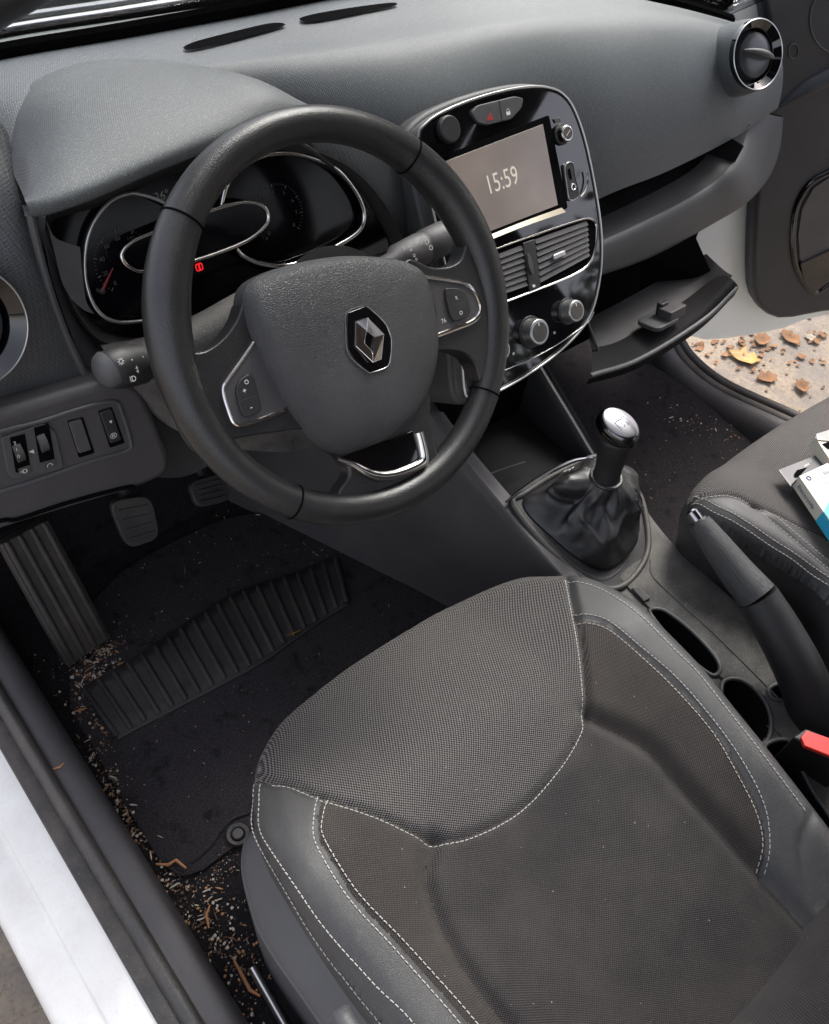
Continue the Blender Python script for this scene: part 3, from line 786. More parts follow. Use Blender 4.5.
def pprism(name, fr, px, h0, h1, mat, parent, bevel=.001, rnd=0, **k):
    o_ = fr.pts(px, h1)
    if rnd:
        V2 = [Vector((a, b, 0)) for a, b in o_]; nn = []
        for i in range(len(V2)):
            p, q, r2 = V2[i - 1], V2[i], V2[(i + 1) % len(V2)]
            a = q + (p - q).normalized() * min(rnd, (p - q).length * .45); c = q + (r2 - q).normalized() * min(rnd, (r2 - q).length * .45)
            for t in (0, .25, .5, .75, 1): nn.append(a * (1 - t) ** 2 + q * 2 * t * (1 - t) + c * t * t)
        o_ = [(q.x, q.y) for q in nn]
    return prism(name, fr, o_, h0, h1, mat, parent, bevel=bevel, **k)


sp = pprism('dimmer_panel', FF, [(1, 438), (45, 423), (56, 432), (64, 465), (60, 470), (14, 480), (8, 474)], -.002, .0025, M['lip'], fas, .0012, .003)
for (a, b, s) in ((19, 453, 'dial_wheel'), (43, 443, 'dial_wheel')):
    pprism('wheel_slot', FF, [(a - 9, b - 15), (a + 6, b - 19), (a + 12, b + 16), (a - 3, b + 20)], .002, .0031, M['void'], sp, .0002, .001)
    u, v = FF.pix(a, b, .003); r_ = .0125
    V = []; F = []; n = 28
    cw = FF.w(u, v, -.0045)
    V, F = g_tube([cw - FF.x * .0038, cw - FF.x * .0034, cw + FF.x * .0034, cw + FF.x * .0038], [r_ * .93, r_, r_, r_ * .93], 36)
    wh = obj('dial_wheel', V, F, M['rubber'] if a < 30 else M['lip'], sp)
text('beam_mark', FF, '2', *FF.pix(15.5, 444, .009), .005, M['white'], sp, .0076)
text('beam_mark', FF, '1', *FF.pix(17, 450, .009), .005, M['white'], sp, .0084)
text('beam_mark', FF, '0', *FF.pix(19, 457, .009), .005, M['white'], sp, .0082)
pprism('icon_tile', FF, [(18, 469), (30, 465), (33, 472), (21, 477)], .002, .0034, M['rubber'], sp, .0002)
text('lamp_icon', FF, 'D', *FF.pix(25, 471, .0034), .0065, M['white'], sp, .0038)
text('lamp_icon', FF, '=', *FF.pix(21.6, 472, .0034), .005, M['white'], sp, .0038)
pprism('icon_tile', FF, [(43, 462), (55, 459), (58, 466), (46, 470)], .002, .0034, M['rubber'], sp, .0002)
obj('dimmer_icon', *g_strip(FF, [(FF.pix(49.8, 465.5, .0034)[0] + .0024 * math.cos(a), FF.pix(49.8, 465.5, .0034)[1] + .0024 * math.sin(a)) for a in [R(20 * k - 20) for k in range(12)]], .0006, .0038), M['white'], sp)
obj('arrow_mark', [*fq(FF, [(28.5, 452), (33.5, 449.5), (34.5, 453.5)], .0029)], [(0, 1, 2)], M['white'], sp, smooth=False)
pprism('switch_recess', FF, [(67, 421), (83, 417), (95, 453), (79, 458)], -.002, .0005, M['void'], fas, .0002, .002)
pprism('blank_switch', FF, [(69, 423), (82, 419), (92, 450), (79, 454)], -.002, .0028, M['lip'], fas, .0016, .002)
pprism('switch_recess', FF, [(98, 411), (112, 407), (125, 443), (110, 448)], -.002, .0005, M['void'], fas, .0002, .002)
rs = pprism('rocker_switch', FF, [(100, 413), (112, 409), (122, 440), (111, 444)], -.002, .0034, M['dark'], fas, .0016, .002)
text('switch_icon', FF, '®', *FF.pix(113.5, 436, .0035), .009, M['white'], rs, .0038)
obj('arrow_mark', [*fq(FF, [(109, 421.5), (112, 420), (111.5, 423.5)], .0038)], [(0, 1, 2)], M['white'], rs, smooth=False)

# ------------------------------------------------------------------ centre stack
A_, B_, C_ = Vector((.268, .169, .661)), Vector((.425, .168, .662)), Vector((.425, .115, .585))
FS = Frame((A_ + B_) / 2, (B_ - A_), (B_ - C_))
st_px = [(417, 137), (424, 124), (440, 112), (470, 99), (505, 89), (535, 85), (556, 88), (568, 97), (577, 112), (587, 142), (596, 185), (602, 225), (603, 258), (600, 285), (593, 312), (580, 333), (555, 357), (525, 378), (498, 393), (478, 400), (465, 396), (460, 346), (452, 300), (440, 245), (425, 178)]
so = [(q.x, q.y) for q in resample(cr([Vector((a, b, 0)) for a, b in FS.pts(st_px, .012)], 6, True), 110, True)]
stk = prism('media_panel', FS, off(so, .003), -.03, .011, M['piano'], dash, bevel=.003, seg=3)
tag(stk, 'piano black centre stack panel with silver edge')
obj('panel_edge', *g_ring(FS, so, off(so, .0030), -.06, .0125, .0125), M['silver'], stk, bevel=.001)
obj('panel_back', *g_prism(FS, off(so, -.006), -.12, -.004), M['lip'], stk, bevel=.006)
# screen recess and screen
h = .012
pprism('screen_frame', FS, [(440, 157), (549, 115), (568, 208), (486, 243), (462, 250), (448, 200)], h - .002, h + .0006, M['void'], stk, .0003, .003)
sc = pprism('touch_screen', FS, [(446, 161), (543, 124), (558, 205), (460, 243)], h - .001, h + .0012, M['screen'], stk, .0003)
FST = Frame(FS.w(*FS.pix(502, 181, h + .0013), h + .0013), FS.x, FS.y)
text('clock_readout', FST, '15:59', 0, 0, .030, M['digits'], sc, .0003, rot=.015, sx=.80)
obj('screen_sill', *g_loft([fq(FS, [(461, 246), (520, 222), (561, 207)], .012), fq(FS, [(461, 252), (520, 228), (566, 212)], .017)], 4, 3), simple('ledge_reflection', (.10, .08, .04), .3, .2), stk)  # yellowish reflection is put into the ledge colour
# hazard / lock button pod
bp_ = pprism('button_pod', FS, [(471, 112), (478, 105), (515, 96), (524, 98), (522, 108), (512, 119), (488, 125), (478, 123)], h - .004, h + .003, M['lip'], stk, .0015, .004)
obj('button_gap', *g_strip(FS, FS.pts([(499, 100), (502, 121)], h + .0032), .0007, h + .0033), M['void'], bp_, smooth=False)
obj('hazard_icon', fq(FS, [(490, 112), (494, 119.5), (486.5, 121)], h + .0034), [(0, 1, 2)], M['hazard'], bp_, smooth=False)
obj('lock_icon', fq(FS, [(506, 112), (510, 111), (510.6, 114.5), (506.8, 115.5)], h + .0034), [(0, 1, 2, 3)], M['white'], bp_, smooth=False)
obj('lock_icon', *g_strip(FS, FS.pts([(506.8, 112), (506.6, 109.5), (508.5, 108.6), (509.6, 111)], h + .0034), .0006, h + .0034), M['white'], bp_, smooth=False)
# volume knob
def knob(px, py, r_, h0, h1, label, parent, capm='dark', ringm='chrome', cap=True):
    u, v = FS.pix(px, py, h1)
    k = obj(label, *g_prism(FS, ell(u, v, r_, n=40), h0, h1, .9), M[ringm], parent, bevel=.0015, seg=3)
    if cap:
        obj('knob_base', *g_prism(FS, ell(u, v, r_ * 1.15, n=40), h0 - .001, h0 + .003), M['dark'], k, bevel=.001)
        obj('knob_face', *g_prism(FS, ell(u, v, r_ * .70, n=32), h1 - .001, h1 + .0008), M[capm], k, bevel=.0006)
    return k


vk = knob(568, 133, .0105, h, h + .012, 'volume_knob', stk, 'rubber')
obj('knob_mark', *g_strip(FS, FS.pts([(566.5, 136), (570, 130)], h + .013), .0008, h + .0131), M['white'], vk, smooth=False)
pprism('power_button', FS, [(554, 119), (560, 117.5), (561.5, 121.5), (556, 123)], h, h + .001, M['lip'], stk, .0003)
# usb / aux socket
us = pprism('media_socket', FS, [(563, 165), (573, 161), (580, 196), (568, 201)], h - .002, h + .0016, M['dark'], stk, .0008, .002)
obj('socket_trim', *g_tube(fpath(FS, [(565, 166), (573, 163), (576, 178), (579, 195), (570, 200), (567, 186)], h + .0018, 4, True), .0006, 6, True), M['silver'], us)
obj('usb_slot', *g_prism(FS, rrect(*FS.pix(570, 174, h + .002), .004, .013, .001), h, h + .0022), M['void'], us)
obj('aux_jack', *g_tube([FS.w(*q, h + .002) for q in ell(*FS.pix(573.5, 187, h + .002), .0035, n=24)], .0009, 6, True), M['chrome'], us)
obj('socket_hook', *g_tube(fpath(FS, [(587, 171), (588, 180), (586, 190), (581, 197)], h + .003), .0011, 8), M['chrome'], us)
# centre air vents
vf_px = [(462, 263), (490, 250), (540, 232), (580, 219), (591, 219), (596, 226), (595, 248), (588, 265), (570, 277), (530, 293), (498, 305), (470, 314), (462, 300)]
vo = [(q.x, q.y) for q in resample(cr([Vector((a, b, 0)) for a, b in FS.pts(vf_px, h)], 5, True), 90, True)]
vent = obj('centre_vent', *g_ring(FS, vo, off(vo, .0025), h - .004, h + .0035, h + .002), M['chrome'], stk, bevel=.0008)
obj('vent_recess', *g_prism(FS, off(vo, .002), h - .003, h + .0004), M['void'], vent)
def slats(x0, x1, n, tl_, tr_, bl_, br_):
    for i in range(n):
        t = (i + .6) / n
        a = Vector(tl_).lerp(Vector(bl_), t); b = Vector(tr_).lerp(Vector(br_), t)
        ua = FS.pix(a.x, a.y, h + .002); ub = FS.pix(b.x, b.y, h + .002)
        V = [FS.w(*ua, h + .0025), FS.w(*ub, h + .0025), FS.w(ub[0], ub[1] + .0055, h + .0004), FS.w(ua[0], ua[1] + .0055, h + .0004)]
        obj('vent_slat', V, [(0, 1, 2, 3)], M['grey'], vent, solid=.0008, smooth=False)


slats(0, 0, 7, (536, 240), (588, 222), (541, 285), (590, 258))
slats(0, 0, 7, (465, 268), (523, 246), (470, 308), (528, 288))
obj('vent_divider', *g_prism(FS, FS.pts([(523, 243), (535, 239), (541, 287), (530, 292)], h + .003), h, h + .003), M['dark'], vent, bevel=.001)
obj('vent_thumbwheel', *g_prism(FS, ell(*FS.pix(530.5, 264, h + .005), .0038, .0125, n=30), h, h + .0055), M['lip'], vent, bevel=.0015)
for a, b, w_, hh in ((560, 255, .022, .006), (503, 283, .009, .006)):
    u, v = FS.pix(a, b, h + .006); tb = obj('vent_tab', *g_prism(FS, rrect(u, v, w_, hh, .002), h, h + .006), M['silver'], vent, bevel=.0012)
obj('vent_icon', *g_prism(FS, rrect(*FS.pix(534, 286, h + .004), .004, .003, .0008), h, h + .0042), M['white'], vent)
# climate knobs
for (a, b, r_) in ((540, 332, .0175), (577, 311, .0150), (502, 350, .0150)):
    kk_ = knob(a, b, r_, h - .002, h + .016, 'climate_knob', stk, 'rubber', 'silver')
    for q in range(1):
        u, v = FS.pix(a, b, h + .016); obj('knob_mark', *g_prism(FS, rrect(u, v + r_ * .55, .0012, .004, .0003), h + .0158, h + .0172), M['white'], kk_)
text('climate_icon', FS, 'AC', *FS.pix(543, 333, h + .017), .006, M['tick'], stk, h + .0172)
text('climate_icon', FS, '≋', *FS.pix(554, 333, h), .007, M['white'], stk, h + .0012)
text('climate_icon', FS, '≋', *FS.pix(513, 354, h), .007, M['white'], stk, h + .0012)
obj('panel_groove', *g_tube(fpath(FS, [(470, 392), (500, 373), (545, 352), (585, 325), (594, 312)], h, 6), .0007, 6), M['silver'], stk)
# magnetic phone mount stuck on panel
u, v = FS.pix(450, 129, h + .008)
pm = obj('phone_mount', *g_prism(FS, ell(u, v, .0145, .0145, n=48), h + .0005, h + .010), M['dark'], bevel=.0025, seg=3)
tag(pm, 'small round black magnetic phone mount stuck to top corner of glossy screen panel', 'phone mount')

# ================================================================== STEERING COLUMN STALKS
sc_ = thing('steering_column', 'steering column behind the wheel with lighting and wiper stalks', 'steering column', (0, .12, .55))
obj('column_shroud', *g_tube([Vector((0, .02, .63)), Vector((0, .06, .60)), Vector((0, .12, .55)), Vector((0, .2, .49))], [.048, .056, .06, .06], 24), M['grey'], sc_)
def stalk(pts_, rs, mat, name): return obj(name, *g_tube(cr(pts_, 6), rs, 20), mat, sc_)


e0 = P(100, 371, y=.078); e1 = P(150, 362, y=.088); e2 = P(200, 345, y=.10)
d_ = (e1 - e0)
L1 = obj('light_stalk', *g_tube([e0 + d_ * .1, e0 + d_ * .16, e0 + d_ * .3, e0 + d_ * .45, e0 + d_ * .8, e0 + d_ * .82, e0 + d_ * 1.05, e2], [.014, .0165, .0185, .019, .018, .0165, .014, .010], 28), M['dark'], sc_)
V, F = g_dome(Frame(e0 + d_ * .16, d_.cross(Vector((0, 0, 1))).normalized(), d_.cross(d_.cross(Vector((0, 0, 1)))).normalized()), ell(0, 0, .0168, n=28), 0, .011, 8, 2)
FE = Frame(e0 + d_ * .16, d_.cross(Vector((0, 0, 1))).normalized(), (0, 0, 1)); s_ = 1 if FE.n.dot(-d_) > 0 else -1
obj('stalk_cap', *g_dome(FE, ell(0, 0, .0170, n=28), 0, .012 * s_, 8, 2), M['lip'], L1)
SF = Frame(e0 + d_ * .5, d_, Vector((0, .55, .8))); 
if SF.n.dot(CP - SF.o) < 0: SF = Frame(SF.o, -d_, Vector((0, .55, .8)))
for a, b, s, z in ((121, 362, '☼', .008), (132, 360, '•', .006), (137, 369, '‡', .007), (133, 379, 'ID', .007), (143, 357, '•', .005)):
    text('stalk_icon', SF, s, *SF.pix(a, b, .019), z, M['white'], L1, .0192, rot=.05)
w0 = P(455, 232, y=.10); w1 = P(430, 243, y=.098); w2 = P(395, 262, y=.095); w3 = P(340, 290, y=.09)
d2 = w2 - w0
W1 = obj('wiper_stalk', *g_tube([w0, w0 + d2 * .05, w0 + d2 * .3, w0 + d2 * .5, w0 + d2 * .52, w0 + d2 * .57, w0 + d2 * .60, w0 + d2 * .95, w0 + d2 * 1.05, w3], [.012, .0175, .0185, .0185, .0172, .0172, .018, .017, .012, .009], 28), M['grey'], sc_)
SG = Frame(w0 + d2 * .5, -d2, Vector((0, .55, .8)))
if SG.n.dot(CP - SG.o) < 0: SG = Frame(SG.o, d2, Vector((0, .55, .8)))
for a, b, s, z in ((427, 242, 'D', .008), (431, 248, 'O', .007), (423, 236, '•', .006), (404, 248, 'D', .006), (409, 246, '•', .006), (411, 250, '¤', .006), (414, 255, 'o', .007), (416, 259, 'o', .006), (416, 241, '•', .006)):
    text('stalk_icon', SG, s, *SG.pix(a, b, .0185), z, M['white'], W1, .0188, rot=.1)

# ================================================================== STEERING WHEEL
tw = .673112543
FW = Frame((0, 0, .65), (1, 0, 0), (0, math.sin(tw), math.cos(tw)))
sw_ = thing('steering_wheel', 'black leather three-spoke steering wheel with chrome diamond emblem', 'steering wheel', (0, 0, .65))
Rw = .1715
def rim_r(a):
    # a angle from top clockwise in deg; grip bulges near 10-2 and 8-4
    g_ = 0
    for c_ in (-68, 68): g_ += math.exp(-(((a - c_ + 180) % 360 - 180) ** 2) / 900)
    return .0152 + .0040 * g_


pts_, rs_ = [], []
for k in range(144):
    a = 360 * k / 144; t = R(a); q_ = Rw - (rim_r(a) - .0152) * .45; pts_.append(FW.w(q_ * math.sin(t), q_ * math.cos(t), 0)); rs_.append(rim_r(a))
rim = obj('rim', *g_tube(pts_, rs_, 28, True), M['leather'], sw_)
def seam_ring(a, rr=.0008, mat='void', dr=.0002):
    t = R(a); q_ = Rw - (rim_r(a) - .0152) * .45; c = FW.w(q_ * math.sin(t), q_ * math.cos(t), 0); rd = FW.x * math.sin(t) + FW.y * math.cos(t); r_ = rim_r(a) + dr
    return obj('leather_seam', *g_tube([c + (rd * math.cos(q) + FW.n * math.sin(q)) * r_ for q in [i * math.pi / 16 for i in range(32)]], rr, 6, True), M[mat], rim)


for a in (-43, 45, 222, 133): seam_ring(a, .0010); 
# stitching inside of lower right and left rim
for a0, a1 in ((104, 133), (50, 78), (-78, -50), (227, 256)):
    m = MB(); k = a0
    while k < a1:
        for s in (0, 1):
            t1, t2 = R(k + (.9 if s else 0)), R(k + (0 if s else .9)); r1 = Rw - (rim_r(k) - .0152) * .45 - rim_r(k) * .93
            p1 = FW.w(math.sin(t1) * r1, math.cos(t1) * r1, .0035); p2 = FW.w(math.sin(t2) * (r1 + .0012), math.cos(t2) * (r1 + .0012), .0082)
            m.add(*g_tube([p1, p2], .0007, 5))
        k += 1.3
    m.build('stitching', M['darkstitch'], rim)
hw = .004
# spokes
def wpts(px, h_=0): return FW.pts(px, h_)


def smooth_ol(px, h_, n=70, closed=True, fr=FW): return [(q.x, q.y) for q in resample(cr([Vector((a, b, 0)) for a, b in fr.pts(px, h_)], 6, closed), n, closed)]


lsp = [(246, 300), (238, 318), (226, 336), (208, 350), (192, 352), (181, 336), (175, 370), (180, 410), (194, 442), (212, 458), (222, 444), (245, 437), (290, 430), (310, 425), (290, 380), (262, 330)]
L_ = prism('spoke', FW, smooth_ol(lsp, .008), -.016, .008, M['leather'], sw_, bevel=.007, seg=4)
rsp = [(405, 262), (432, 267), (450, 266), (462, 258), (470, 238), (486, 262), (494, 300), (490, 345), (482, 382), (475, 364), (462, 353), (440, 351), (425, 356), (415, 330)]
Rr = prism('spoke', FW, smooth_ol(rsp, .008), -.016, .008, M['leather'], sw_, bevel=.007, seg=4)
bsp = [(305, 425), (338, 455), (350, 474), (338, 497), (372, 506), (405, 502), (438, 484), (462, 458), (441, 458), (432, 425), (425, 390), (360, 400)]
Bs = prism('spoke', FW, smooth_ol(bsp, .004), -.016, .004, M['leather'], sw_, bevel=.007, seg=4)
# control pods with chrome edges
lp_px = [(254, 342), (240, 362), (226, 381), (222, 391), (228, 412), (234, 424), (243, 425), (280, 411), (292, 405), (280, 370)]
lp = pprism('control_pod', FW, lp_px, .004, .0105, M['grey'], L_, .0015, .004)
obj('pod_trim', *g_tube(fpath(FW, [(254, 342), (240, 362), (228, 379), (223, 390), (228, 410), (234, 423), (244, 425), (262, 419), (284, 410)], .0105, 6), .0018, 8), M['chrome'], lp)
ub_ = [(236, 392), (238, 383), (246, 375), (253, 377), (258, 395), (261, 408), (256, 414), (246, 417), (241, 412)]
bt = prism('switch_pad', FW, smooth_ol(ub_, .0125, 40), .009, .0135, M['dark'], lp, bevel=.001)
obj('pad_gap', *g_strip(FW, wpts([(240, 401), (255, 396)], .0136), .0005, .0137), M['tick'], bt, smooth=False)
text('pad_icon', FW, '+', *FW.pix(244.5, 391, .0136), .007, M['white'], bt, .0138)
text('pad_icon', FW, '-', *FW.pix(251, 407, .0136), .008, M['white'], bt, .0138)
obj('pad_icon', *g_tube([FW.w(*q, .0137) for q in ell(*FW.pix(246.5, 382, .0136), .0016, n=16)], .0003, 5, True), M['white'], bt)
rp_px = [(424, 276), (445, 280), (464, 282), (474, 290), (481, 306), (478, 318), (466, 325), (444, 332), (437, 334), (436, 310)]
rp = pprism('control_pod', FW, rp_px, .004, .0105, M['grey'], Rr, .0015, .004)
obj('pod_trim', *g_tube(fpath(FW, [(424, 277), (446, 280), (462, 283), (473, 290), (480, 303), (480, 313), (472, 322), (452, 330), (436, 336)], .0105, 6), [.0021] * 49, 8, sx=1.1), M['chrome'], rp)
ub_ = [(445, 291), (450, 288), (462, 290), (468, 298), (470, 312), (464, 318), (454, 321), (449, 312)]
bt = prism('switch_pad', FW, smooth_ol(ub_, .0125, 40), .009, .0135, M['dark'], rp, bevel=.001)
obj('pad_gap', *g_strip(FW, wpts([(451, 307), (465, 302)], .0136), .0005, .0137), M['tick'], bt, smooth=False)
text('pad_icon', FW, 'R', *FW.pix(456.5, 298, .0136), .005, M['white'], bt, .0138)
text('pad_icon', FW, 'O', *FW.pix(461, 313, .0136), .005, M['white'], bt, .0138)
text('pad_icon', FW, '76', *FW.pix(443.5, 321, .0106), .006, M['white'], rp, .0110)
# bottom spoke badge
bb = pprism('spoke_insert', FW, [(340, 458), (362, 450), (395, 438), (414, 430), (417, 445), (421, 460), (414, 466), (392, 473), (378, 474), (362, 468)], .002, .0065, M['piano'], Bs, .001, .004)
obj('insert_trim', *g_tube(fpath(FW, [(338, 459), (352, 464), (366, 472), (380, 476), (396, 474), (414, 467), (423, 460), (422, 448), (418, 432)], .0068, 6), [.0022 + .0036 * min(1, k / 16) for k in range(49)], 10, sx=.9), M['chrome'], Bs)
# airbag pad
pad_px = [(244, 300), (248, 286), (262, 275), (292, 264), (337, 256), (375, 256), (404, 260), (422, 271), (432, 300), (437, 344), (431, 382), (417, 415), (393, 436), (365, 449), (342, 454), (320, 446), (295, 419), (271, 382), (252, 339), (245, 316)]
po = smooth_ol(pad_px, .010, 96)
V, F = g_dome(FW, po, .006, .030, 16, 3.6, centre=FW.pix(345, 345, .02))
V2, F2 = g_prism(FW, po, -.012, .006); k_ = len(V); V += V2; F += [tuple(i + k_ for i in f) for f in F2[2:]]
pad = obj('airbag_cover', V, F, M['pad'], sw_, ang=80)
V, F = g_tube([FW.w(0, 0, -.06), FW.w(0, 0, -.01)], [.055, .07], 32); obj('hub', V, F, M['dark'], sw_)
# emblem : faceted diamond on black octagonal-ish badge
he = .030
ev = [(366, 305), (376, 312), (388, 324), (391, 338), (391, 352), (388, 365), (372, 373), (366, 371), (352, 358), (347, 345), (346, 330), (347, 313)]
em = prism('emblem', FW, FW.pts([(365, 306), (347, 313), (346, 330), (347, 349), (353, 360), (368, 372), (373, 372), (388, 366), (391, 352), (391, 338), (386, 325), (378, 316)], he), he - .004, he + .0012, M['piano'], pad, bevel=.0008)
obj('emblem_edge', *g_tube(fpath(FW, [(365, 306), (347, 313), (346, 330), (347, 349), (353, 360), (368, 372), (373, 372), (388, 366), (391, 352), (391, 338), (386, 325), (378, 316)], he + .0008, 3, True), .0005, 6, True), M['silver'], em)
E_ = dict(O=[(356.5, 321), (366, 318), (384, 334), (384.5, 340), (382, 360), (371, 362.5), (356, 345.5)],)
# outer corners: top T, left Lf, bottom Bt, right Rt ; inner hole
def ep(a, b, h_): return FW.w(*FW.pix(a, b, he + .003), h_)
T0, Lf, Bt, Rt, TL = ep(366, 318, he + .006), ep(356, 346, he + .003), ep(371.5, 362.5, he + .006), ep(384, 334.5, he + .003), ep(356.5, 321.5, he + .002)
Ti, Li, Bi, Ri = ep(366, 331, he + .004), ep(364.5, 343, he + .003), ep(372, 352, he + .004), ep(375, 337, he + .003)
BR = ep(382, 359, he + .002)
mV = [T0, Lf, Bt, Rt, TL, Ti, Li, Bi, Ri, BR]
base = [v - FW.n * .006 for v in mV]
Fm = [(0, 4, 1, 6, 5), (1, 2, 7, 6), (0, 5, 8, 3), (3, 8, 7, 2, 9), (5, 6, 7, 8)]
Fm_all = [(0, 4, 1, 6, 5), (1, 2, 7, 6), (0, 5, 8, 3), (3, 8, 7, 2), (3, 2, 9)]
M['emblem'] = simple('emblem_chrome', (.78, .76, .74), .12, 1, var=.02)
obj('diamond', mV, Fm_all, M['emblem'], em, smooth=False, solid=.0025)
edges_ = [(0, 4), (4, 1), (1, 2), (2, 9), (9, 3), (3, 0), (5, 6), (6, 7), (7, 8), (8, 5), (0, 5), (2, 7)]
m = MB()
for a, b in edges_: m.add(*g_tube([mV[a], mV[b]], .00028, 6))
m.build('diamond_edges', M['emblem'], em)

# ================================================================== CENTRE CONSOLE
con = thing('centre_console', 'charcoal centre console with storage tray and cup holders between the seats', 'console', (.36, -.2, 0))
ta = R(20)
FT = Frame((.36, -.13, .247), (1, 0, 0), (0, math.cos(ta), math.sin(ta)))
def tp(px, py, h_=0): return FT.w(*FT.pix(px, py, h_), h_)


# driver side big panel: top edge strip (arm) from under stack back
armL = [Vector((.235, .42, .37)), Vector((.240, .24, .372)), P(440, 428, x=.245), P(466, 462, x=.247), (P(515, 520, x=.25)), P(568, 582, x=.255), P(600, 612, x=.26)]
rowsA = [[Vector((p.x + .022, p.y, p.z - .03)) for p in armL], [Vector((p.x + .021, p.y, p.z - .004)) for p in armL], [Vector((p.x + .018, p.y, p.z)) for p in armL], [Vector((p.x + .004, p.y, p.z)) for p in armL], armL, [Vector((p.x - .003, p.y, p.z - .006)) for p in armL], [Vector((p.x - .006 - max(0, p.y + .05) * .06, p.y, p.z - .03)) for p in armL], [Vector((p.x - .012 - max(0, p.y + .05) * .20, p.y, p.z * .5)) for p in armL], [Vector((.250 - max(0, p.y + .05) * .40, p.y, .03)) for p in armL], [Vector((.246 - max(0, p.y + .05) * .42, p.y, -.005)) for p in armL]]
loft('side_panel', rowsA, M['grey'], con, 6, 4)
armR = [P(536, 355, x=.455), P(552, 382, x=.452), P(575, 420, x=.448), P(597, 457, x=.444), P(606, 470, x=.442)]
rowsB = [[Vector((p.x + .02, p.y, 0)) for p in armR], [Vector((p.x + .006, p.y, p.z - .02)) for p in armR], armR, [Vector((p.x - .012, p.y, p.z + .001)) for p in armR], [Vector((p.x - .014, p.y, p.z - .06)) for p in armR], [Vector((p.x - .016, p.y, p.z - .16)) for p in armR]]
loft('side_panel', rowsB, M['dark'], con, 6, 4)
# tray
V, F = g_box((.26, -.04, .20), (.45, .20, .235)); obj('storage_tray', V, F, M['recess'], con, bevel=.004)
V, F = g_box((.26, .10, .22), (.45, .24, .46)); obj('tray_back', V, F, M['void'], con, bevel=.004)
obj('tray_lip', *g_tube(cr([P(480, 478, z=.255), P(500, 470, z=.255), P(525, 462, z=.255)], 4), .001, 6), M['lip'], con)
# gear surround plate
fo_px = [(508, 503), (520, 494), (548, 476), (578, 462), (596, 457), (612, 466), (638, 496), (647, 535), (644, 562), (625, 587), (602, 592), (570, 575), (530, 535)]
fo = smooth_ol(fo_px, .0, 80, True, FT)
prism('gear_surround', FT, fo, -.06, .006, M['dark'], con, bevel=.005, seg=3)
obj('surround_rim', *g_tube([FT.w(q[0], q[1], .007) for q in off(fo, .003)], .0045, 10, True), M['rubber'], con)
obj('chrome_strip', *g_tube(cr([tp(506, 502, .011), tp(520, 491, .011), tp(546, 474, .011), tp(570, 462, .011), tp(585, 458.5, .011), tp(595, 458, .011)], 6), [.001 + .0022 * math.sin(math.pi * min(1, (i + 3) / 34)) for i in range(31)], 8), M['bright'], con)
obj('surround_line', *g_tube(cr([tp(512, 506, .009), tp(542, 535, .009), (tp(575, 566, .009)), tp(600, 578, .009), tp(616, 573, .009), tp(630, 557, .009)], 6), .0005, 6), M['lip'], con)
# tunnel rear plastic
TZ = lambda y: .247 + (y + .13) * math.tan(ta) if y > -.2 else .2215 - (-.2 - y) * .06
tun = []
for y in (-.14, -.18, -.22, -.28, -.36, -.46, -.58, -.72, -.95):
    z = TZ(y) + .000; w0_, w1_ = .262, .452 - .0
    sh_ = 0
    tun.append([Vector((w0_ - .02, y, 0)), Vector((w0_ - .008, y, z - .03)), Vector((w0_, y, z - .006)), Vector((w0_ + .01, y, z)), Vector((.33, y, z - .001)), Vector((.338, y, z + .003)), Vector((.40, y, z + .003)), Vector((w1_ - .012, y, z + .001)), Vector((w1_, y, z - .008)), Vector((w1_ + .012, y, z - .04)), Vector((w1_ + .02, y, 0))])
TV, TF = g_loft(tun, 12, 14)
HOLES = []
tb_ = BVHTree.FromPolygons(TV, TF)
def thit(px, py, lift=.001):
    d = ray(px, py).normalized(); h_ = tb_.ray_cast(CP, d)
    if h_[0] is None: return P(px, py, z=.21)
    n = h_[1] if h_[1].z > 0 else -h_[1]
    return h_[0] + n * lift


def well(name, px, depth=.05, inner='recess', n=60):
    c = [Vector(q) for q in resample(cr([thit(a, b, 0) for a, b in px], 6, True), n, True)]
    HOLES.append(c); cc = sum(c, Vector()) / len(c); dn_ = Vector((0, 0, -depth))
    V = [q.copy() for q in c] + [q + Vector((0, 0, -.004)) for q in c] + [cc + dn_ + (q - cc) * .9 for q in c]
    F = [(k * n + i, k * n + (i + 1) % n, (k + 1) * n + (i + 1) % n, (k + 1) * n + i) for k in (0, 1) for i in range(n)] + [tuple(range(2 * n, 3 * n))]
    o_ = obj(name, V, F, M[inner], con, ang=50)
    obj('well_rim', *g_tube([q + Vector((0, 0, .0006)) for q in c], .0030, 10, True), M['lip'], o_)
    return o_





well('pocket', [(650, 614), (656, 609), (668, 613), (690, 630), (712, 653), (720, 668), (714, 676), (700, 668), (675, 645)])
well('cup_holder', [(722, 684), (736, 679), (752, 687), (766, 704), (771, 724), (766, 742), (750, 745), (735, 730), (724, 710)])
well('coin_recess', [(768, 691), (775, 685), (789, 684), (797, 691), (790, 699), (775, 700)], n=40)
well('console_gap', [(764, 748), (788, 740), (797, 760), (812, 790), (840, 835), (815, 830), (785, 785)])
def in_hole(p):
    for h_ in HOLES:
        c = False; n = len(h_)
        for i in range(n):
            a, b = h_[i], h_[i - 1]
            if (a.y > p.y) != (b.y > p.y) and p.x < (b.x - a.x) * (p.y - a.y) / (b.y - a.y) + a.x: c = not c
        if c: return True
    return False


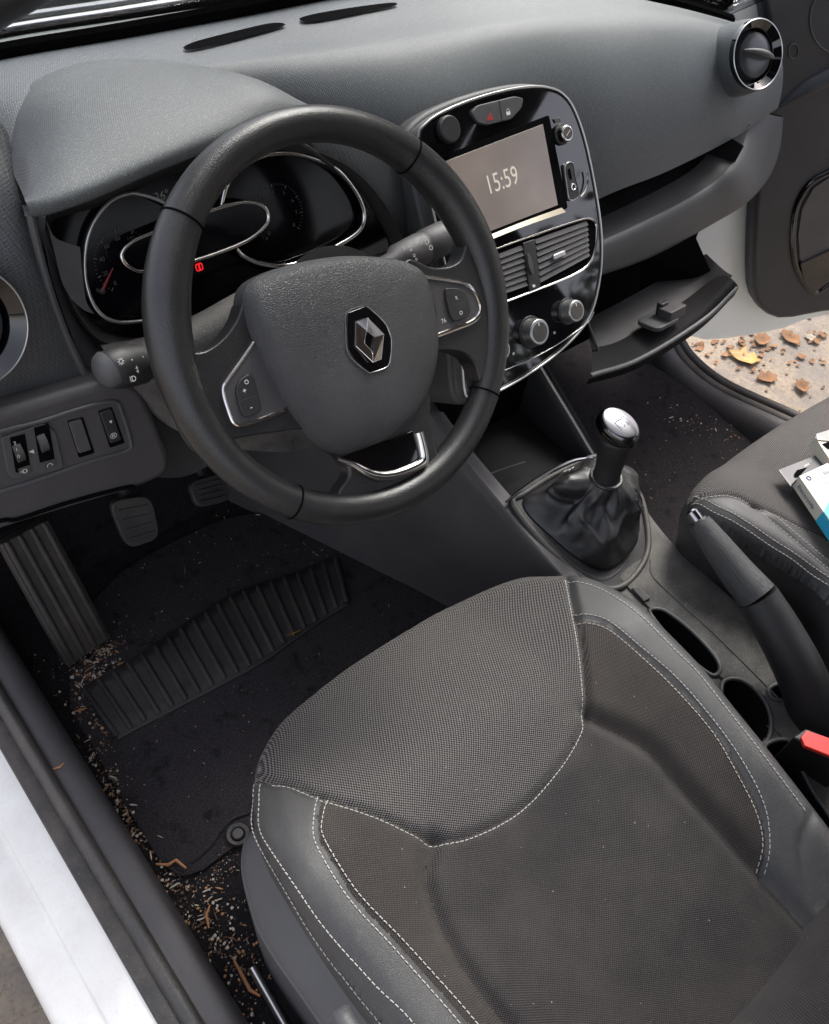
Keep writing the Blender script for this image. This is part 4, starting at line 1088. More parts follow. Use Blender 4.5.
TF = [f_ for f_ in TF if not (TV[f_[0]].z > .15 and in_hole((TV[f_[0]] + TV[f_[2]]) / 2))]
obj('tunnel_cover', TV, TF, M['console'], con)
bq = [thit(a, b, -.001) for a, b in ((630, 590), (637, 588), (650, 600), (643, 604))]
obj('blank_button', bq + [q + Vector((0, 0, .006)) for q in bq], [(3, 2, 1, 0), (4, 5, 6, 7), (0, 1, 5, 4), (1, 2, 6, 5), (2, 3, 7, 6), (3, 0, 4, 7)], M['grey'], con, bevel=.0015, smooth=False)
obj('moulding_line', *g_tube(cr([thit(650, 560, .0005), thit(652, 575, .0005), thit(668, 592, .0005), thit(715, 635, .0005), thit(770, 690, .0005), thit(800, 725, .0005)], 6), .0012, 6), M['lip'], con)

# ================================================================== GEAR LEVER
gl = thing('gear_lever', 'manual gear lever with chrome-capped knob over a folded leather gaiter', 'gear lever', (.36, -.12, .25))
base_px = [(521, 502), (530, 493), (556, 478), (583, 467), (602, 470), (622, 484), (633, 505), (635, 530), (629, 550), (614, 567), (599, 571), (575, 558), (550, 537), (529, 517)]
bo = [FT.w(q[0], q[1], .008) for q in smooth_ol(base_px, .004, 72, True, FT)]
kt = P(620, 424, x=.358)                       # knob top centre
kd = (kt - Vector((.352, -.135, .30))).normalized()
neck = P(606, 478, x=.356)
ax = (kt - neck).normalized(); FK = Frame(neck, (1, 0, 0), Vector((0, 1, 0)))
FN = Frame(neck, ax.cross(Vector((0, 1, 0))).normalized(), Vector((0, 1, 0)))
if FN.n.dot(ax) < 0: FN = Frame(neck, -FN.x, FN.y)
V = []; F = []; nr = 26; nb = 72
cb = sum(bo, Vector()) / nb
for r_ in range(nr + 1):
    t = r_ / nr
    for i in range(nb):
        a = 2 * math.pi * i / nb
        b = bo[i]; d = b - cb; aa = math.atan2(d.y, d.x)
        top = neck + (Vector((math.cos(aa), math.sin(aa), 0)) * .019)
        # profile: bulge out near base, tuck at neck
        s = t ** 1.25
        p = b.lerp(top, s)
        bul = math.sin(math.pi * t) ** .8
        p = p + Vector((d.x, d.y, 0)).normalized() * bul * (.001 + .007 * max(0, math.cos(aa - R(-75)))) 
        fold = noise.noise(Vector((math.cos(aa) * 1.6, math.sin(aa) * 1.6, t * 1.8 + 3.1))) * .020 * bul
        rg_ = 1 - abs(noise.noise(Vector((math.cos(aa) * 2.4 + t, math.sin(aa) * 2.4, t * 2.6 + 9)))) * 2; fold += max(0, rg_) ** 5 * .0055 * bul
        crease = math.exp(-((aa - R(165) - .9 * (t - .4)) / .30) ** 2) * .022 * math.sin(math.pi * min(1, t * 1.15)) ** 1.0
        crease += math.exp(-((aa - R(-130) - .8 * (t - .5)) / .22) ** 2) * .010 * bul
        p = p + Vector((d.x, d.y, 0)).normalized() * (fold - crease) + Vector((0, 0, fold * .4 + .010 * math.sin(math.pi * t)))
        V.append(p)
for r_ in range(nr):
    for i in range(nb):
        j = (i + 1) % nb; F.append((r_ * nb + i, r_ * nb + j, (r_ + 1) * nb + j, (r_ + 1) * nb + i))
bt_ = obj('gaiter', V, F, M['boot'], gl, ang=180, sub=1)
# seam lines on gaiter
for off_ in (-2, 0, 2):
    i0 = min(range(nb), key=lambda i: abs(math.atan2((bo[i] - cb).y, (bo[i] - cb).x) - R(-42))) + off_
    obj('gaiter_seam', *g_tube([V[r_ * nb + i0 % nb] + (V[r_ * nb + i0 % nb] - (neck.lerp(cb, 1 - r_ / nr))).normalized() * .0006 for r_ in range(3, 19)], .0009, 6), M['lip'], bt_)
obj('neck_collar', *g_tube([neck + Vector((math.cos(a), math.sin(a), 0)) * .0195 + Vector((0, 0, .001)) for a in [i * math.pi / 16 for i in range(32)]], .0032, 8, True), M['boot'], bt_)
# shaft + knob body (lathe about ax)
def lathe(name, o, axis, prof, mat, parent, seg=40, sy=1.0, side=None, **k):
    fr = Frame(o, side if side else axis.orthogonal(), axis.cross(side if side else axis.orthogonal()))
    V = []; F = []
    for j, (r_, h_) in enumerate(prof):
        for i in range(seg):
            a = 2 * math.pi * i / seg; V.append(fr.w(r_ * math.cos(a), r_ * math.sin(a) * sy, h_))
    for j in range(len(prof) - 1):
        for i in range(seg):
            l = (i + 1) % seg; F.append((j * seg + i, j * seg + l, (j + 1) * seg + l, (j + 1) * seg + i))
    F.append(tuple(range(seg))[::-1]); F.append(tuple(range((len(prof) - 1) * seg, len(prof) * seg)))
    return obj(name, V, F, mat, parent, **k)


Lk = (kt - neck).length
lathe('shaft', neck, ax, [(.0185, -.02), (.018, 0), (.0175, Lk * .2), (.0190, Lk * .38), (.0215, Lk * .55), (.0235, Lk * .70), (.0235, Lk * .76), (.020, Lk * .8)], M['dark'], gl)
kn = kt
kax = (ax + Vector((-.12, -.30, .15))).normalized()
side = Vector((1, 0, 0)); side = (side - kax * side.dot(kax)).normalized()
kb = kt - kax * .016
kk2 = lathe('knob', kb, kax, [(.016, -.014), (.021, -.009), (.0235, -.003), (.024, .002), (.0235, .004)], M['dark'], gl, sy=1.32, side=side)
lathe('knob_band', kb, kax, [(.0232, .002), (.0238, .004), (.0235, .008), (.0228, .009)], M['piano'], kk2, sy=1.32, side=side)
M['cap'] = simple('satin_knob_cap', (.105, .105, .112), .2, 1, var=.03)
cap = lathe('knob_cap', kb, kax, [(.0230, .0075), (.0234, .009), (.0225, .0135), (.0203, .018), (.0197, .0186), (.0180, .0191), (.010, .0202), (.004, .0206), (.0005, .0207)], M['cap'], kk2, sy=1.32, side=side, ang=50)
FKn = Frame(kb, side, kax.cross(side))
if FKn.n.dot(kax) < 0: FKn = Frame(kb, side, -kax.cross(side))
mk = MB()
for x in (-.007, 0, .007): mk.add(*g_strip(FKn, [(x, -.004), (x, .012)], .0011, .0222))
mk.add(*g_strip(FKn, [(-.007, .004), (.007, .004)], .0011, .0222))
for v_ in mk.V: v_ += FKn.n * .0002
mk.build('gate_lines', M['ink'], cap, smooth=False)
for s, x, y in (('1', -.007, .014), ('3', 0, .014), ('5', .007, .014), ('2', -.007, -.0065), ('4', 0, -.0065), ('R', .007, -.0065)):
    text('gate_number', FKn, s, x, y, .0058, M['ink'], cap, .0220)

# ================================================================== HANDBRAKE
hb = thing('handbrake', 'black handbrake lever with silver release button, raised between the seats', 'handbrake', (.385, -.42, .22))
h0 = P(693, 514, x=.372); h1 = P(705, 523, x=.373); h5 = P(760, 592, x=.378)
path = [P(699, 522, x=.372), P(717, 546, x=.374), P(736, 571, x=.376), P(757, 596, x=.378), P(779, 632, x=.382), P(800, 672, x=.386), P(816, 715, x=.39), P(840, 790, x=.40)]
gp = cr(path[:4], 8)
rr_ = [.0145 + .0115 * (i / len(gp)) ** .8 for i in range(len(gp))]
obj('grip', *g_tube(gp, rr_, 24, up=(0, 0, 1), sx=.9), M['pad'], hb)
sp_ = cr(path[3:], 8)
obj('sleeve', *g_tube(sp_, [.0255 + .009 * (i / len(sp_)) for i in range(len(sp_))], 24, up=(0, 0, 1)), M['dark'], hb)
dd = (gp[0] - gp[1]).normalized()
obj('release_button', *g_tube([gp[0] - dd * .002, gp[0] + dd * .016, gp[0] + dd * .018], [.0078, .0078, .006], 20), M['bright'], hb)
obj('button_collar', *g_tube([gp[0] - dd * .004, gp[0] + dd * .003], [.0125, .0105], 20), M['dark'], hb)
obj('grip_seam', *g_tube([p + (CP - p).normalized() * (rr_[i] + .0002) + Vector((-.004, -.004, 0)) for i, p in enumerate(gp[6:20], 0)], .0005, 6), M['dark'], hb)

# ================================================================== SEATS
def make_seat(root, outline, hb_, seams, panels, stitches, grid=.0030, skirt=.16, rad=.030, zpl=.29):
    """outline: list px ; hb_(x,y)->z ; seams: list of px polylines (grooves) ; panels: list (name, mat, px polygon) first match wins ; stitches px polylines"""
    def onto(px, py):
        q = P(px, py, z=zpl); zc = zpl
        for _ in range(30):
            z = hb_(q.x, q.y)
            if OL: 
                p2 = Vector((q.x, q.y)); d = dseg(p2, OL[0], True)[0] if inside(p2, OL[0]) else 0
                if d < rad: z -= rad - math.sqrt(max(0, rad * rad - (rad - d) ** 2))
            zc += (z - zc) * .6; q = P(px, py, z=zc)
        return Vector((q.x, q.y))
    OL = []
    def inside(p, poly):
        c = False; n = len(poly)
        for i in range(n):
            a, b = poly[i], poly[i - 1]
            if (a.y > p.y) != (b.y > p.y) and p.x < (b.x - a.x) * (p.y - a.y) / (b.y - a.y) + a.x: c = not c
        return c
    def dseg(p, pl_, closed=False):
        best = (9, None); n = len(pl_)
        for i in range(n if closed else n - 1):
            a, b = pl_[i], pl_[(i + 1) % n]; ab = b - a; L = ab.length_squared
            t = max(0, min(1, (p - a).dot(ab) / L)) if L > 0 else 0
            q = a + ab * t; d = (p - q).length
            if d < best[0]: best = (d, q)
        return best
    ol = [Vector((q.x, q.y)) for q in resample(cr([P(a, b, z=hb_(P(a, b, z=zpl).x, P(a, b, z=zpl).y) - rad * .7) for a, b in outline], 6, True), 240, True)]
    OL.append(ol)
    def line(px, n=8): return [Vector((q.x, q.y)) for q in cr([Vector((*onto(a, b), 0)) for a, b in px], n)]
    sl = [(line(s[0]), s[1], s[2]) for s in seams]
    pn = [(nm, mt, line(px + [px[0]], 1)) for nm, mt, px in panels]
    def bbox(pl_, e): return (min(q.x for q in pl_) - e, max(q.x for q in pl_) + e, min(q.y for q in pl_) - e, max(q.y for q in pl_) + e)
    slb = [bbox(s[0], .02) for s in sl]
    def height(p):
        d = dseg(p, ol, True)[0] if inside(p, ol) else 0
        z = hb_(p.x, p.y)
        if d < rad: z -= rad - math.sqrt(max(0, rad * rad - (rad - d) ** 2))
        for (s, dep, wid), bb in zip(sl, slb):
            if bb[0] < p.x < bb[1] and bb[2] < p.y < bb[3]:
                e = dseg(p, s)[0]; z -= dep * math.exp(-(e / wid) ** 2)
        return z
    x0, x1, y0, y1 = bbox(ol, 0)
    nx = int((x1 - x0) / grid) + 2; ny = int((y1 - y0) / grid) + 2
    # coarse->fine seam snapping
    pol = [s[0] for s in sl if s[1] >= .0025 or s[2] == .0036]
    V = []; idx = {}; ins = {}
    for j in range(ny):
        for i in range(nx):
            p = Vector((x0 + i * grid, y0 + j * grid)); ii = inside(p, ol)
            d, q = dseg(p, ol, True)
            if not ii and d > grid * .75: continue
            if d < grid * .75: p = q.copy()
            else:
                for s, bb in [(q_[0], b_) for q_, b_ in zip(sl, slb) if q_[1] >= .0025]:
                    if bb[0] < p.x < bb[1] and bb[2] < p.y < bb[3]:
                        e, qq = dseg(p, s)
                        if e < grid * .5: p = qq.copy(); break
            idx[(i, j)] = len(V); V.append(Vector((p.x, p.y, height(p) if d >= grid * .75 else hb_(p.x, p.y) - rad)))
    faces = {}
    for j in range(ny - 1):
        for i in range(nx - 1):
            k = [(i, j), (i + 1, j), (i + 1, j + 1), (i, j + 1)]; kk = [idx[q] for q in k if q in idx]
            if len(kk) < 3: continue
            tris = [kk] if len(kk) == 3 else [(kk[0], kk[1], kk[2]), (kk[0], kk[2], kk[3])]
            for f_ in tris:
                c = (V[f_[0]] + V[f_[1]] + V[f_[2]]) / 3; c2 = Vector((c.x, c.y))
                nm = len(pn) - 1
                for q, (a, b, poly) in enumerate(pn[:-1]):
                    if inside(c2, poly): nm = q; break
                faces.setdefault(nm, []).append(tuple(f_))
    for q, fs in faces.items():
        mp = {}; VV = []; FF_ = []
        for f_ in fs:
            ff = []
            for v in f_:
                if v not in mp: mp[v] = len(VV); VV.append(V[v])
                ff.append(mp[v])
            if len(set(ff)) == 3: FF_.append(tuple(ff))
        obj(pn[q][0], VV, FF_, M[pn[q][1]], root, ang=180)
    # skirt
    rows = []; m0 = [Vector((p.x, p.y, hb_(p.x, p.y) - rad)) for p in ol]; cc = sum(m0, Vector()) / len(m0)
    rows = [m0, [v + Vector((0, 0, -.03)) for v in m0], [v.lerp(Vector((cc.x, cc.y, v.z)), .03) + Vector((0, 0, -.075)) for v in m0], [v.lerp(Vector((cc.x, cc.y, v.z)), .10) + Vector((0, 0, -skirt)) for v in m0]]
    rows = [[r_[i] for i in range(0, len(r_), 3)] for r_ in rows]
    loft('seat_side', rows, M['vinyl'], root, 3, 4, closed_u=True, ang=180)
    # stitches
    for px in stitches:
        m = MB()
        ln = line(px, 8); tot = sum((b - a).length for a, b in zip(ln, ln[1:])); n = max(4, int(tot / .0052)); rs2 = resample([Vector((q.x, q.y, 0)) for q in ln], n * 3 + 1)
        for i in range(n):
            a, b = rs2[i * 3], rs2[i * 3 + 2]
            pa = Vector((a.x, a.y, height(Vector((a.x, a.y))) + .0006)); pb = Vector((b.x, b.y, height(Vector((b.x, b.y))) + .0006)); mm = (pa + pb) / 2 + Vector((0, 0, .0004))
            jx = Vector((random.gauss(0, .00018), random.gauss(0, .00018), -.0002)); m.add(*g_tube([pa + jx, mm, pb - jx * .5], .00050, 5))
        m.build('stitching', M['stitch'], root)
    return height


def sm(a, b, x):
    t = max(0, min(1, (x - a) / (b - a))); return t * t * (3 - 2 * t)


def hD(x, y):
    z = .285
    z += .030 * sm(.10, .235, abs(x)) - .018 * sm(-.30, -.62, y) * (1 - sm(.12, .23, abs(x)))
    z += .024 * sm(-.46, -.26, y) * (1 - .3 * sm(.12, .22, abs(x)))
    z -= .050 * sm(-.31, -.13, y) 
    return z


ds = thing('driver_seat', 'driver seat, dark mesh front panel and cloth cushion with pale stitching', 'car seat', (0, -.45, .05))
out_px = [(253, 800), (254, 775), (262, 748), (285, 716), (330, 680), (390, 640), (450, 606), (510, 582), (548, 577), (585, 578), (625, 597), (665, 630), (705, 672), (745, 722), (790, 778), (840, 842), (905, 930), (960, 1010), (900, 1090), (700, 1200), (500, 1200), (440, 1100), (385, 1032), (335, 965), (290, 895), (262, 845)]
seamA = [(253, 781), (272, 781), (292, 784), (325, 797), (380, 815), (412, 830), (434, 838), (470, 834), (520, 808), (560, 765), (582, 728), (588, 712), (586, 680), (581, 640), (574, 605), (568, 577)]
stL1o = [(254, 784), (253, 800), (255, 838), (301, 919), (347, 983), (380, 1024), (420, 1075)]
stL1i = [(260, 784), (259, 800), (263, 838), (313, 913), (370, 980), (405, 1014), (450, 1065)]
stL2o = [(318, 795), (314, 815), (316, 844), (347, 896), (394, 948), (440, 1000), (462, 1026), (500, 1075)]
stL2i = [(328, 798), (323, 815), (324, 838), (356, 890), (405, 942), (452, 994), (476, 1022), (515, 1070)]
grL = [(434, 838), (429, 860), (428, 884), (446, 935), (480, 988), (510, 1026), (560, 1090)]
stR1 = [(575, 613), (603, 618), (632, 639), (677, 678), (716, 723), (746, 767), (765, 807), (770, 841), (768, 873)]
stR2 = [(578, 622), (603, 627), (627, 644), (672, 686), (711, 730), (736, 772), (756, 812), (763, 841), (761, 871)]
midR = [((a[0] + b[0]) / 2, (a[1] + b[1]) / 2) for a, b in zip(stR1, stR2)] + [(765, 900)]
midL = [((a[0] + b[0]) / 2, (a[1] + b[1]) / 2) for a, b in zip(stL2o, stL2i)]
midL1 = [((a[0] + b[0]) / 2, (a[1] + b[1]) / 2) for a, b in zip(stL1o, stL1i)]
grR = [(588, 712), (600, 720), (617, 728), (652, 748), (686, 787), (726, 831), (765, 876), (805, 920), (850, 970)]
edR = [(568, 580), (598, 588), (636, 612), (675, 650), (699, 674), (738, 723), (782, 780), (806, 812)]
flap = [(812, 814), (804, 835), (802, 856), (807, 882), (818, 905)]
seams = [(seamA, .006, .0045), (midL, .0025, .0035), (midL1, .0016, .003), (grL, .012, .010), (midR, .0025, .0035), (grR, .012, .010), (flap, .0022, .005)]
panels = [
    ('mesh_panel', 'mesh', [(200, 781)] + seamA[1:] + [(566, 540), (400, 560), (200, 700)]),
    ('centre_cushion', 'cloth', [(434, 838)] + seamA[7:12] + grR[1:] + [(900, 1100), (600, 1140), (560, 1090)] + grL[-2:0:-1]),
    ('inner_bolster', 'cloth2', [(580, 620)] + midR[1:] + [(850, 970)] + grR[-2::-1] + [(586, 680)]),
    ('inner_bolster', 'cloth2', [(434, 838), (380, 815), (323, 797)] + midL[1:] + [(560, 1090)] + grL[-2:0:-1]),
    ('vinyl_bolster', 'vinyl', [(0, 0), (1, 0), (1, 1)]),
]
seamstitch = [(a, b + 4) for a, b in seamA[1:]]
seamstitch[-5:] = [(584, 712), (581.5, 680), (577, 640), (571, 607), (565, 579)]
make_seat(ds, out_px, hD, seams, panels, [seamstitch, stL1o, stL1i, stL2o, stL2i, stR1, stR2, edR], grid=.0027)
# raised beads along seams
# side plastic shield of seat base
FB = Frame(P(250, 900, x=-.245), (0, 1, 0), (0, 0, 1))
shp = [[P(243, 880, x=-.215), P(262, 930, x=-.23), P(310, 985, x=-.24), P(370, 1060, x=-.25), P(450, 1180, x=-.26)],
       [P(236, 868, x=-.225), P(240, 915, x=-.25), P(272, 968, x=-.262), P(320, 1025, x=-.27), P(400, 1140, x=-.27)],
       [P(236, 900, x=-.235), P(246, 945, x=-.262), P(275, 990, x=-.272), P(310, 1040, x=-.28), P(390, 1160, x=-.28)],
       [P(245, 940, x=-.235), P(262, 985, x=-.25), P(285, 1024, x=-.262), P(310, 1070, x=-.27), P(380, 1200, x=-.27)]]
V = []
rowsS = []
for z_, w_, f_ in ((.248, -.235, .012), (.236, -.250, .004), (.222, -.262, 0), (.200, -.284, -.006), (.190, -.291, -.008), (.178, -.293, -.008), (.10, -.289, -.004), (.02, -.284, 0)):
    rowsS.append([Vector((.0, -.185 - f_, z_)), Vector((-.12, -.185 - f_, z_)), Vector((w_ + .065, -.192 - f_, z_)), Vector((w_ + .028, -.213 - f_, z_)), Vector((w_ + .007, -.255, z_)), Vector((w_, -.30, z_)), Vector((w_ + .002, -.42, z_)), Vector((w_ + .002, -.8, z_))])
loft('base_shield', rowsS, M['lip'], ds, 6, 5, ang=180)
obj('seat_rail', *g_tube([P(252, 968, z=.015), P(290, 1035, z=.015), P(330, 1100, z=.015)], .005, 10), M['silver'], ds)
obj('adjust_lever', *g_tube(cr([P(339, 1008, x=-.298), P(345, 1022, x=-.300), P(362, 1050, x=-.302)], 5), [.005] + [.0085] * 9 + [.008], 14), M['lip'], ds)
# backrest bottom corner
FBk = Frame(Vector((.05, -.690, .30)), (1, 0, 0), (0, -.35, .94))
bkr = []
for t, bul in ((-.12, .0), (-.06, .055), (.0, .075), (.12, .08), (.3, .07), (.5, .05)):
    bkr.append([FBk.w(x, t, 0) + Vector((0, b * 1.0, 0)) for x, b in ((-.27, bul * .4), (-.2, bul * 1.1), (-.1, bul * .8), (0, bul * .7), (.1, bul * .8), (.2, bul * 1.2), (.27, bul * .6))])
loft('backrest', bkr, M['cloth'], ds, 6, 6, ang=180)

# ---- passenger seat
def hP(x, y):
    u = x - .72; z = .288
    z += .028 * sm(.12, .24, abs(u)) + .022 * sm(-.42, -.24, y) - .040 * sm(-.27, -.10, y)
    return z


ps = thing('passenger_seat', 'front passenger seat with mesh fabric panel, vinyl side and cartons lying on it', 'car seat', (.72, -.45, .05))
pout = [(690, 508), (689, 497), (697, 484), (712, 470), (745, 447), (790, 418), (840, 390), (900, 362), (980, 350), (1060, 370), (1100, 440), (1130, 560), (1180, 700), (1000, 800), (880, 700), (829, 600), (777, 562), (731, 534), (703, 518)]
pA = [(696, 500), (712, 495), (727, 494), (742, 498), (754, 505), (777, 514), (800, 526), (829, 540), (880, 570), (940, 610)]
pB = [(754, 505), (764, 512), (786, 530), (813, 553), (840, 575), (870, 600), (900, 640)]
pC = [(693, 500), (712, 507), (731, 516), (768, 540), (800, 561), (829, 581), (860, 602), (900, 640)]
pseams = [(pA, .004, .004), (pB, .004, .004), (pC, .0004, .0035)]
ppan = [('side_bolster', 'vinyl', [(640, 500)] + pA[1:5] + pB[1:] + pC[-2:0:-1] + [(640, 505)]),
        ('side_bolster', 'vinyl', [(640, 500)] + pC[1:] + [(900, 900), (640, 700)]),
        ('inner_bolster', 'vinyl', pA[4:] + [(960, 640)] + pB[-1:0:-1]),
        ('mesh_panel', 'mesh', [(0, 0), (1, 0), (1, 1)])]
make_seat(ps, pout, hP, pseams, ppan, [pA, [(a + 1, b - 3) for a, b in pC], [(a - 1, b + 4) for a, b in pC], [(a + 2, b - 3) for a, b in pB[1:]], [(a - 1, b + 2) for a, b in pB[1:]]], grid=.0027, skirt=.22, rad=.026)
V, F = g_box((.50, -.9, .02), (.95, -.24, .20)); obj('base_shield', V, F, M['void'], ps, bevel=.03, seg=4)
obj('side_bolt', *g_prism(Frame(P(687, 551, x=.487), (0, 1, 0), (0, 0, 1)), ell(0, 0, .006, n=16), -.004, .004), M['silver'], ps)

# ================================================================== CARTONS on passenger seat
def carton(px, hgt, label, blue, name='carton'):
    # px: three top corners: near-left, far-left.. given as origin corner, x-corner, y-corner on the plane z
    z = .322 + hgt
    a, b, c = [P(q[0], q[1], z=z) for q in px]
    fr = Frame(a, b - a, c - a); w_ = (b - a).length; d_ = (c - a).dot(fr.y)
    if fr.n.z < 0: fr = Frame(a, b - a, -(c - a)); d_ = -abs(d_)
    t = thing(name, label, 'carton', (a.x, a.y, z - hgt))
    return t, fr, w_, d_


# main carton: top face corners px
z1 = .345
c0, c1, c2, c3 = P(799, 476, z=z1), P(829 + 14, 456, z=z1), P(829 + 40, 520, z=z1), P(824, 511, z=z1)
c1 = c0 + (P(829, 462, z=z1) - c0).normalized() * .11
dv = (P(823, 511, z=z1) - c0)
LA = dv.length; 
cA = thing('carton', 'white and blue lens carton with hang tab lying on the passenger seat mesh', 'carton', (c0.x, c0.y, z1 - .02), None)
c3 = c0 + dv * 2.2; c2 = c1 + dv * 2.2
dn = Vector((0, 0, -.020))
side_out = (c0 - c1).normalized() * .0
topc = [c0, c1, c2, c3]; 
FCt = Frame(c0, (c1 - c0), dv if (c1 - c0).cross(dv).z > 0 else dv)
V = topc + [v + dn for v in topc]
bx_ = obj('box_body', V, [(0, 1, 2, 3), (7, 6, 5, 4), (0, 4, 5, 1), (1, 5, 6, 2), (2, 6, 7, 3), (3, 7, 4, 0)], M['card'], cA, smooth=False, bevel=.0008)
xh = (c1 - c0).normalized(); yh = dv.normalized()
sd = [c0 - xh * .0006, c0 + dn - xh * .0006, c3 + dn - xh * .0006, c3 - xh * .0006]
obj('side_print', sd, [(0, 1, 2, 3)], M['cardside'], bx_, smooth=False)
bl = [c0 + xh * .022 + yh * LA * 1.0, c0 + yh * LA * 1.35, c3, c2, c1 + yh * .0 + yh * LA * .8, c0 + xh * .05 + yh * LA * .62]
obj('blue_print', [v + Vector((0, 0, .0006)) for v in [c0 + yh * LA * 1.02, c0 + yh * LA * 2.2, c2, c1 + yh * LA * .55, c0 + xh * .035 + yh * LA * .72]], [(0, 1, 2, 3, 4)], M['cyan'], bx_, smooth=False)
obj('blue_print', [c0 + yh * LA * 1.02 - xh * .0012, c0 + yh * LA * 1.0 + dn - xh * .0012, c0 + yh * LA * 2.2 + dn - xh * .0012, c0 + yh * LA * 2.2 - xh * .0012], [(0, 1, 2, 3)], M['cyan'], bx_, smooth=False)
Ftx = Frame(c0 + Vector((0, 0, .0)), xh, -yh)
if Ftx.n.z < 0: Ftx = Frame(c0, xh, yh)
text('box_lettering', Ftx, 'Electrolife', *[Ftx.pix(826, 471, .0008)[0] + .010, Ftx.pix(819, 476, .0008)[1]], .0085, M['ink'], bx_, .0008, shear=.2)
obj('box_logo', *g_tube([Ftx.w(*q, .0008) for q in ell(*Ftx.pix(809, 478, .0008), .0032, n=18)], .0006, 5, True), M['ink'], bx_)
text('box_lettering', Ftx, 'extra strong', *[Ftx.pix(829, 480, .0008)[0] + .002, Ftx.pix(825, 484, .0008)[1]], .0045, M['tick'], bx_, .0008)
Fsd = Frame(c0, yh, -dn)
if Fsd.n.dot(CP - Fsd.o) < 0: Fsd = Frame(c0, -yh, -dn)
su, sv = Fsd.pix(808, 493, .0014)
text('box_lettering', Fsd, 'Electrolife', su, -.010, .010, M['ink'], bx_, .0014, shear=.2)
# hang tab
tbp = [P(780, 470, z=.328), P(812, 459, z=.331), c0 + xh * .045 + dn * .5, c0 + dn * .5]
hole = []
obj('hang_tab', [P(779, 470, z=.330), P(818, 455, z=.332), P(829, 463, z=.335), c0 + xh * .002 + dn * .3, P(790, 486, z=.333)], [(0, 1, 2, 3, 4)], M['cardgrey'], cA, smooth=False, solid=.0008)
obj('tab_hole', [P(a, b, z=.3345) for a, b in ((794, 474), (797, 470), (806, 467.5), (810, 469), (808, 473), (800, 477), (795, 477))], [tuple(range(7))], M['void'], cA, smooth=False)
obj('tab_edge', *g_tube([P(779, 470, z=.331), P(791, 486, z=.334)], .0006, 6), M['card'], cA)
text('tab_lettering', Ftx, 'MAX', *Ftx.pix(809, 462, .0), .005, M['cardside'], cA, -.006)
# second open carton at right edge
z2 = .35
dB = thing('carton', 'opened white carton with torn flap at the passenger seat, furthest back by the sill', 'carton', (P(829, 445, z=.33).x, P(829, 445, z=.33).y, .33))
q0, q1, q2, q3 = P(815, 437, z=z2), P(845, 425, z=z2), P(862, 448, z=z2), P(830, 460, z=z2)
V = [q0, q1, q2, q3] + [v + Vector((0, 0, -.018)) for v in (q0, q1, q2, q3)]
b2 = obj('box_body', V, [(7, 6, 5, 4), (0, 4, 5, 1), (1, 5, 6, 2), (2, 6, 7, 3), (3, 7, 4, 0), (0, 1, 2, 3)], M['cardside'], dB, smooth=False, bevel=.0006)
obj('box_flap', [P(816, 434, z=z2 + .004), P(829, 430, z=z2 + .008), P(845, 425, z=z2 + .008), P(845, 436, z=z2 + .001), P(829, 441, z=z2 + .001), P(817, 440, z=z2 + .001)], [(0, 1, 4, 5), (1, 2, 3, 4)], M['card'], dB, solid=.0008, smooth=False)
obj('torn_opening', [P(822, 444, z=z2 + .0008), P(830, 441, z=z2 + .0008), P(842, 440, z=z2 + .0008), P(834, 450, z=z2 + .0008), P(828, 449, z=z2 + .0008)], [(0, 1, 2, 3, 4)], M['void'], dB, smooth=False)

# ================================================================== SEAT BELT BUCKLE
sbk = thing('seat_belt_buckle', 'black seat belt buckle with red release button beside the driver seat', 'seat belt buckle', (.27, -.56, .12))
FBu = Frame(P(812, 745, x=.268), (0, -1, 0), (-.25, 0, 1))
z3 = .255
tb3 = [P(793, 737, z=z3), P(806, 728, z=z3), P(850, 745, z=z3), P(850, 770, z=z3)]
V = tb3 + [v + Vector((.004, 0, -.10)) for v in tb3]
V = [tb3[0], tb3[1], tb3[2], tb3[3], *[v + Vector((.004, 0, -.10)) for v in tb3]]
obj('buckle_body', V, [(0, 1, 2, 3), (7, 6, 5, 4), (0, 4, 5, 1), (1, 5, 6, 2), (2, 6, 7, 3), (3, 7, 4, 0)], M['dark'], sbk, smooth=True, bevel=.003, seg=3)
rb = [P(801, 737, z=z3 + .003), P(807, 730, z=z3 + .003), P(845, 743, z=z3 + .003), P(845, 762, z=z3 + .003), P(805, 746, z=z3 + .003)]
obj('release_button', rb + [v + Vector((0, 0, -.006)) for v in rb], [(0, 1, 2, 3, 4), (9, 8, 7, 6, 5)] + [(i, i + 5, (i + 1) % 5 + 5, (i + 1) % 5) for i in range(5)], M['redplastic'], sbk, bevel=.0015, seg=3)

# ================================================================== FLOOR MAT
mt = thing('floor_mat', 'black carpet floor mat with ribbed rubber heel pad in the driver footwell', 'floor mat', (-.05, .05, 0))
mpx = [(70, 700), (92, 745), (135, 820), (170, 872), (200, 872), (230, 850), (300, 800), (420, 700), (470, 600), (430, 560), (335, 525), (250, 515), (180, 540), (120, 575), (85, 620)]
mo = [P(a, b, z=.004) for a, b in mpx]
mo = resample(cr(mo, 5, True), 70, True)
obj('mat_carpet', [v + Vector((0, 0, .003)) for v in mo] + [v for v in mo], [tuple(range(70))] + [(i, (i + 1) % 70, (i + 1) % 70 + 70, i + 70) for i in range(70)], M['mat'], mt, smooth=False)
hpx_top = [(83, 688), (140, 655), (200, 615), (240, 592), (300, 572), (335, 558)]
hpx_bot = [(118, 738), (160, 716), (220, 685), (265, 660), (310, 628), (347, 604)]
ta_ = cr([P(a, b, z=.008) for a, b in hpx_top], 8); tb2 = cr([P(a, b, z=.008) for a, b in hpx_bot], 8)
ta_ = resample(ta_, 20); tb2 = resample(tb2, 20)
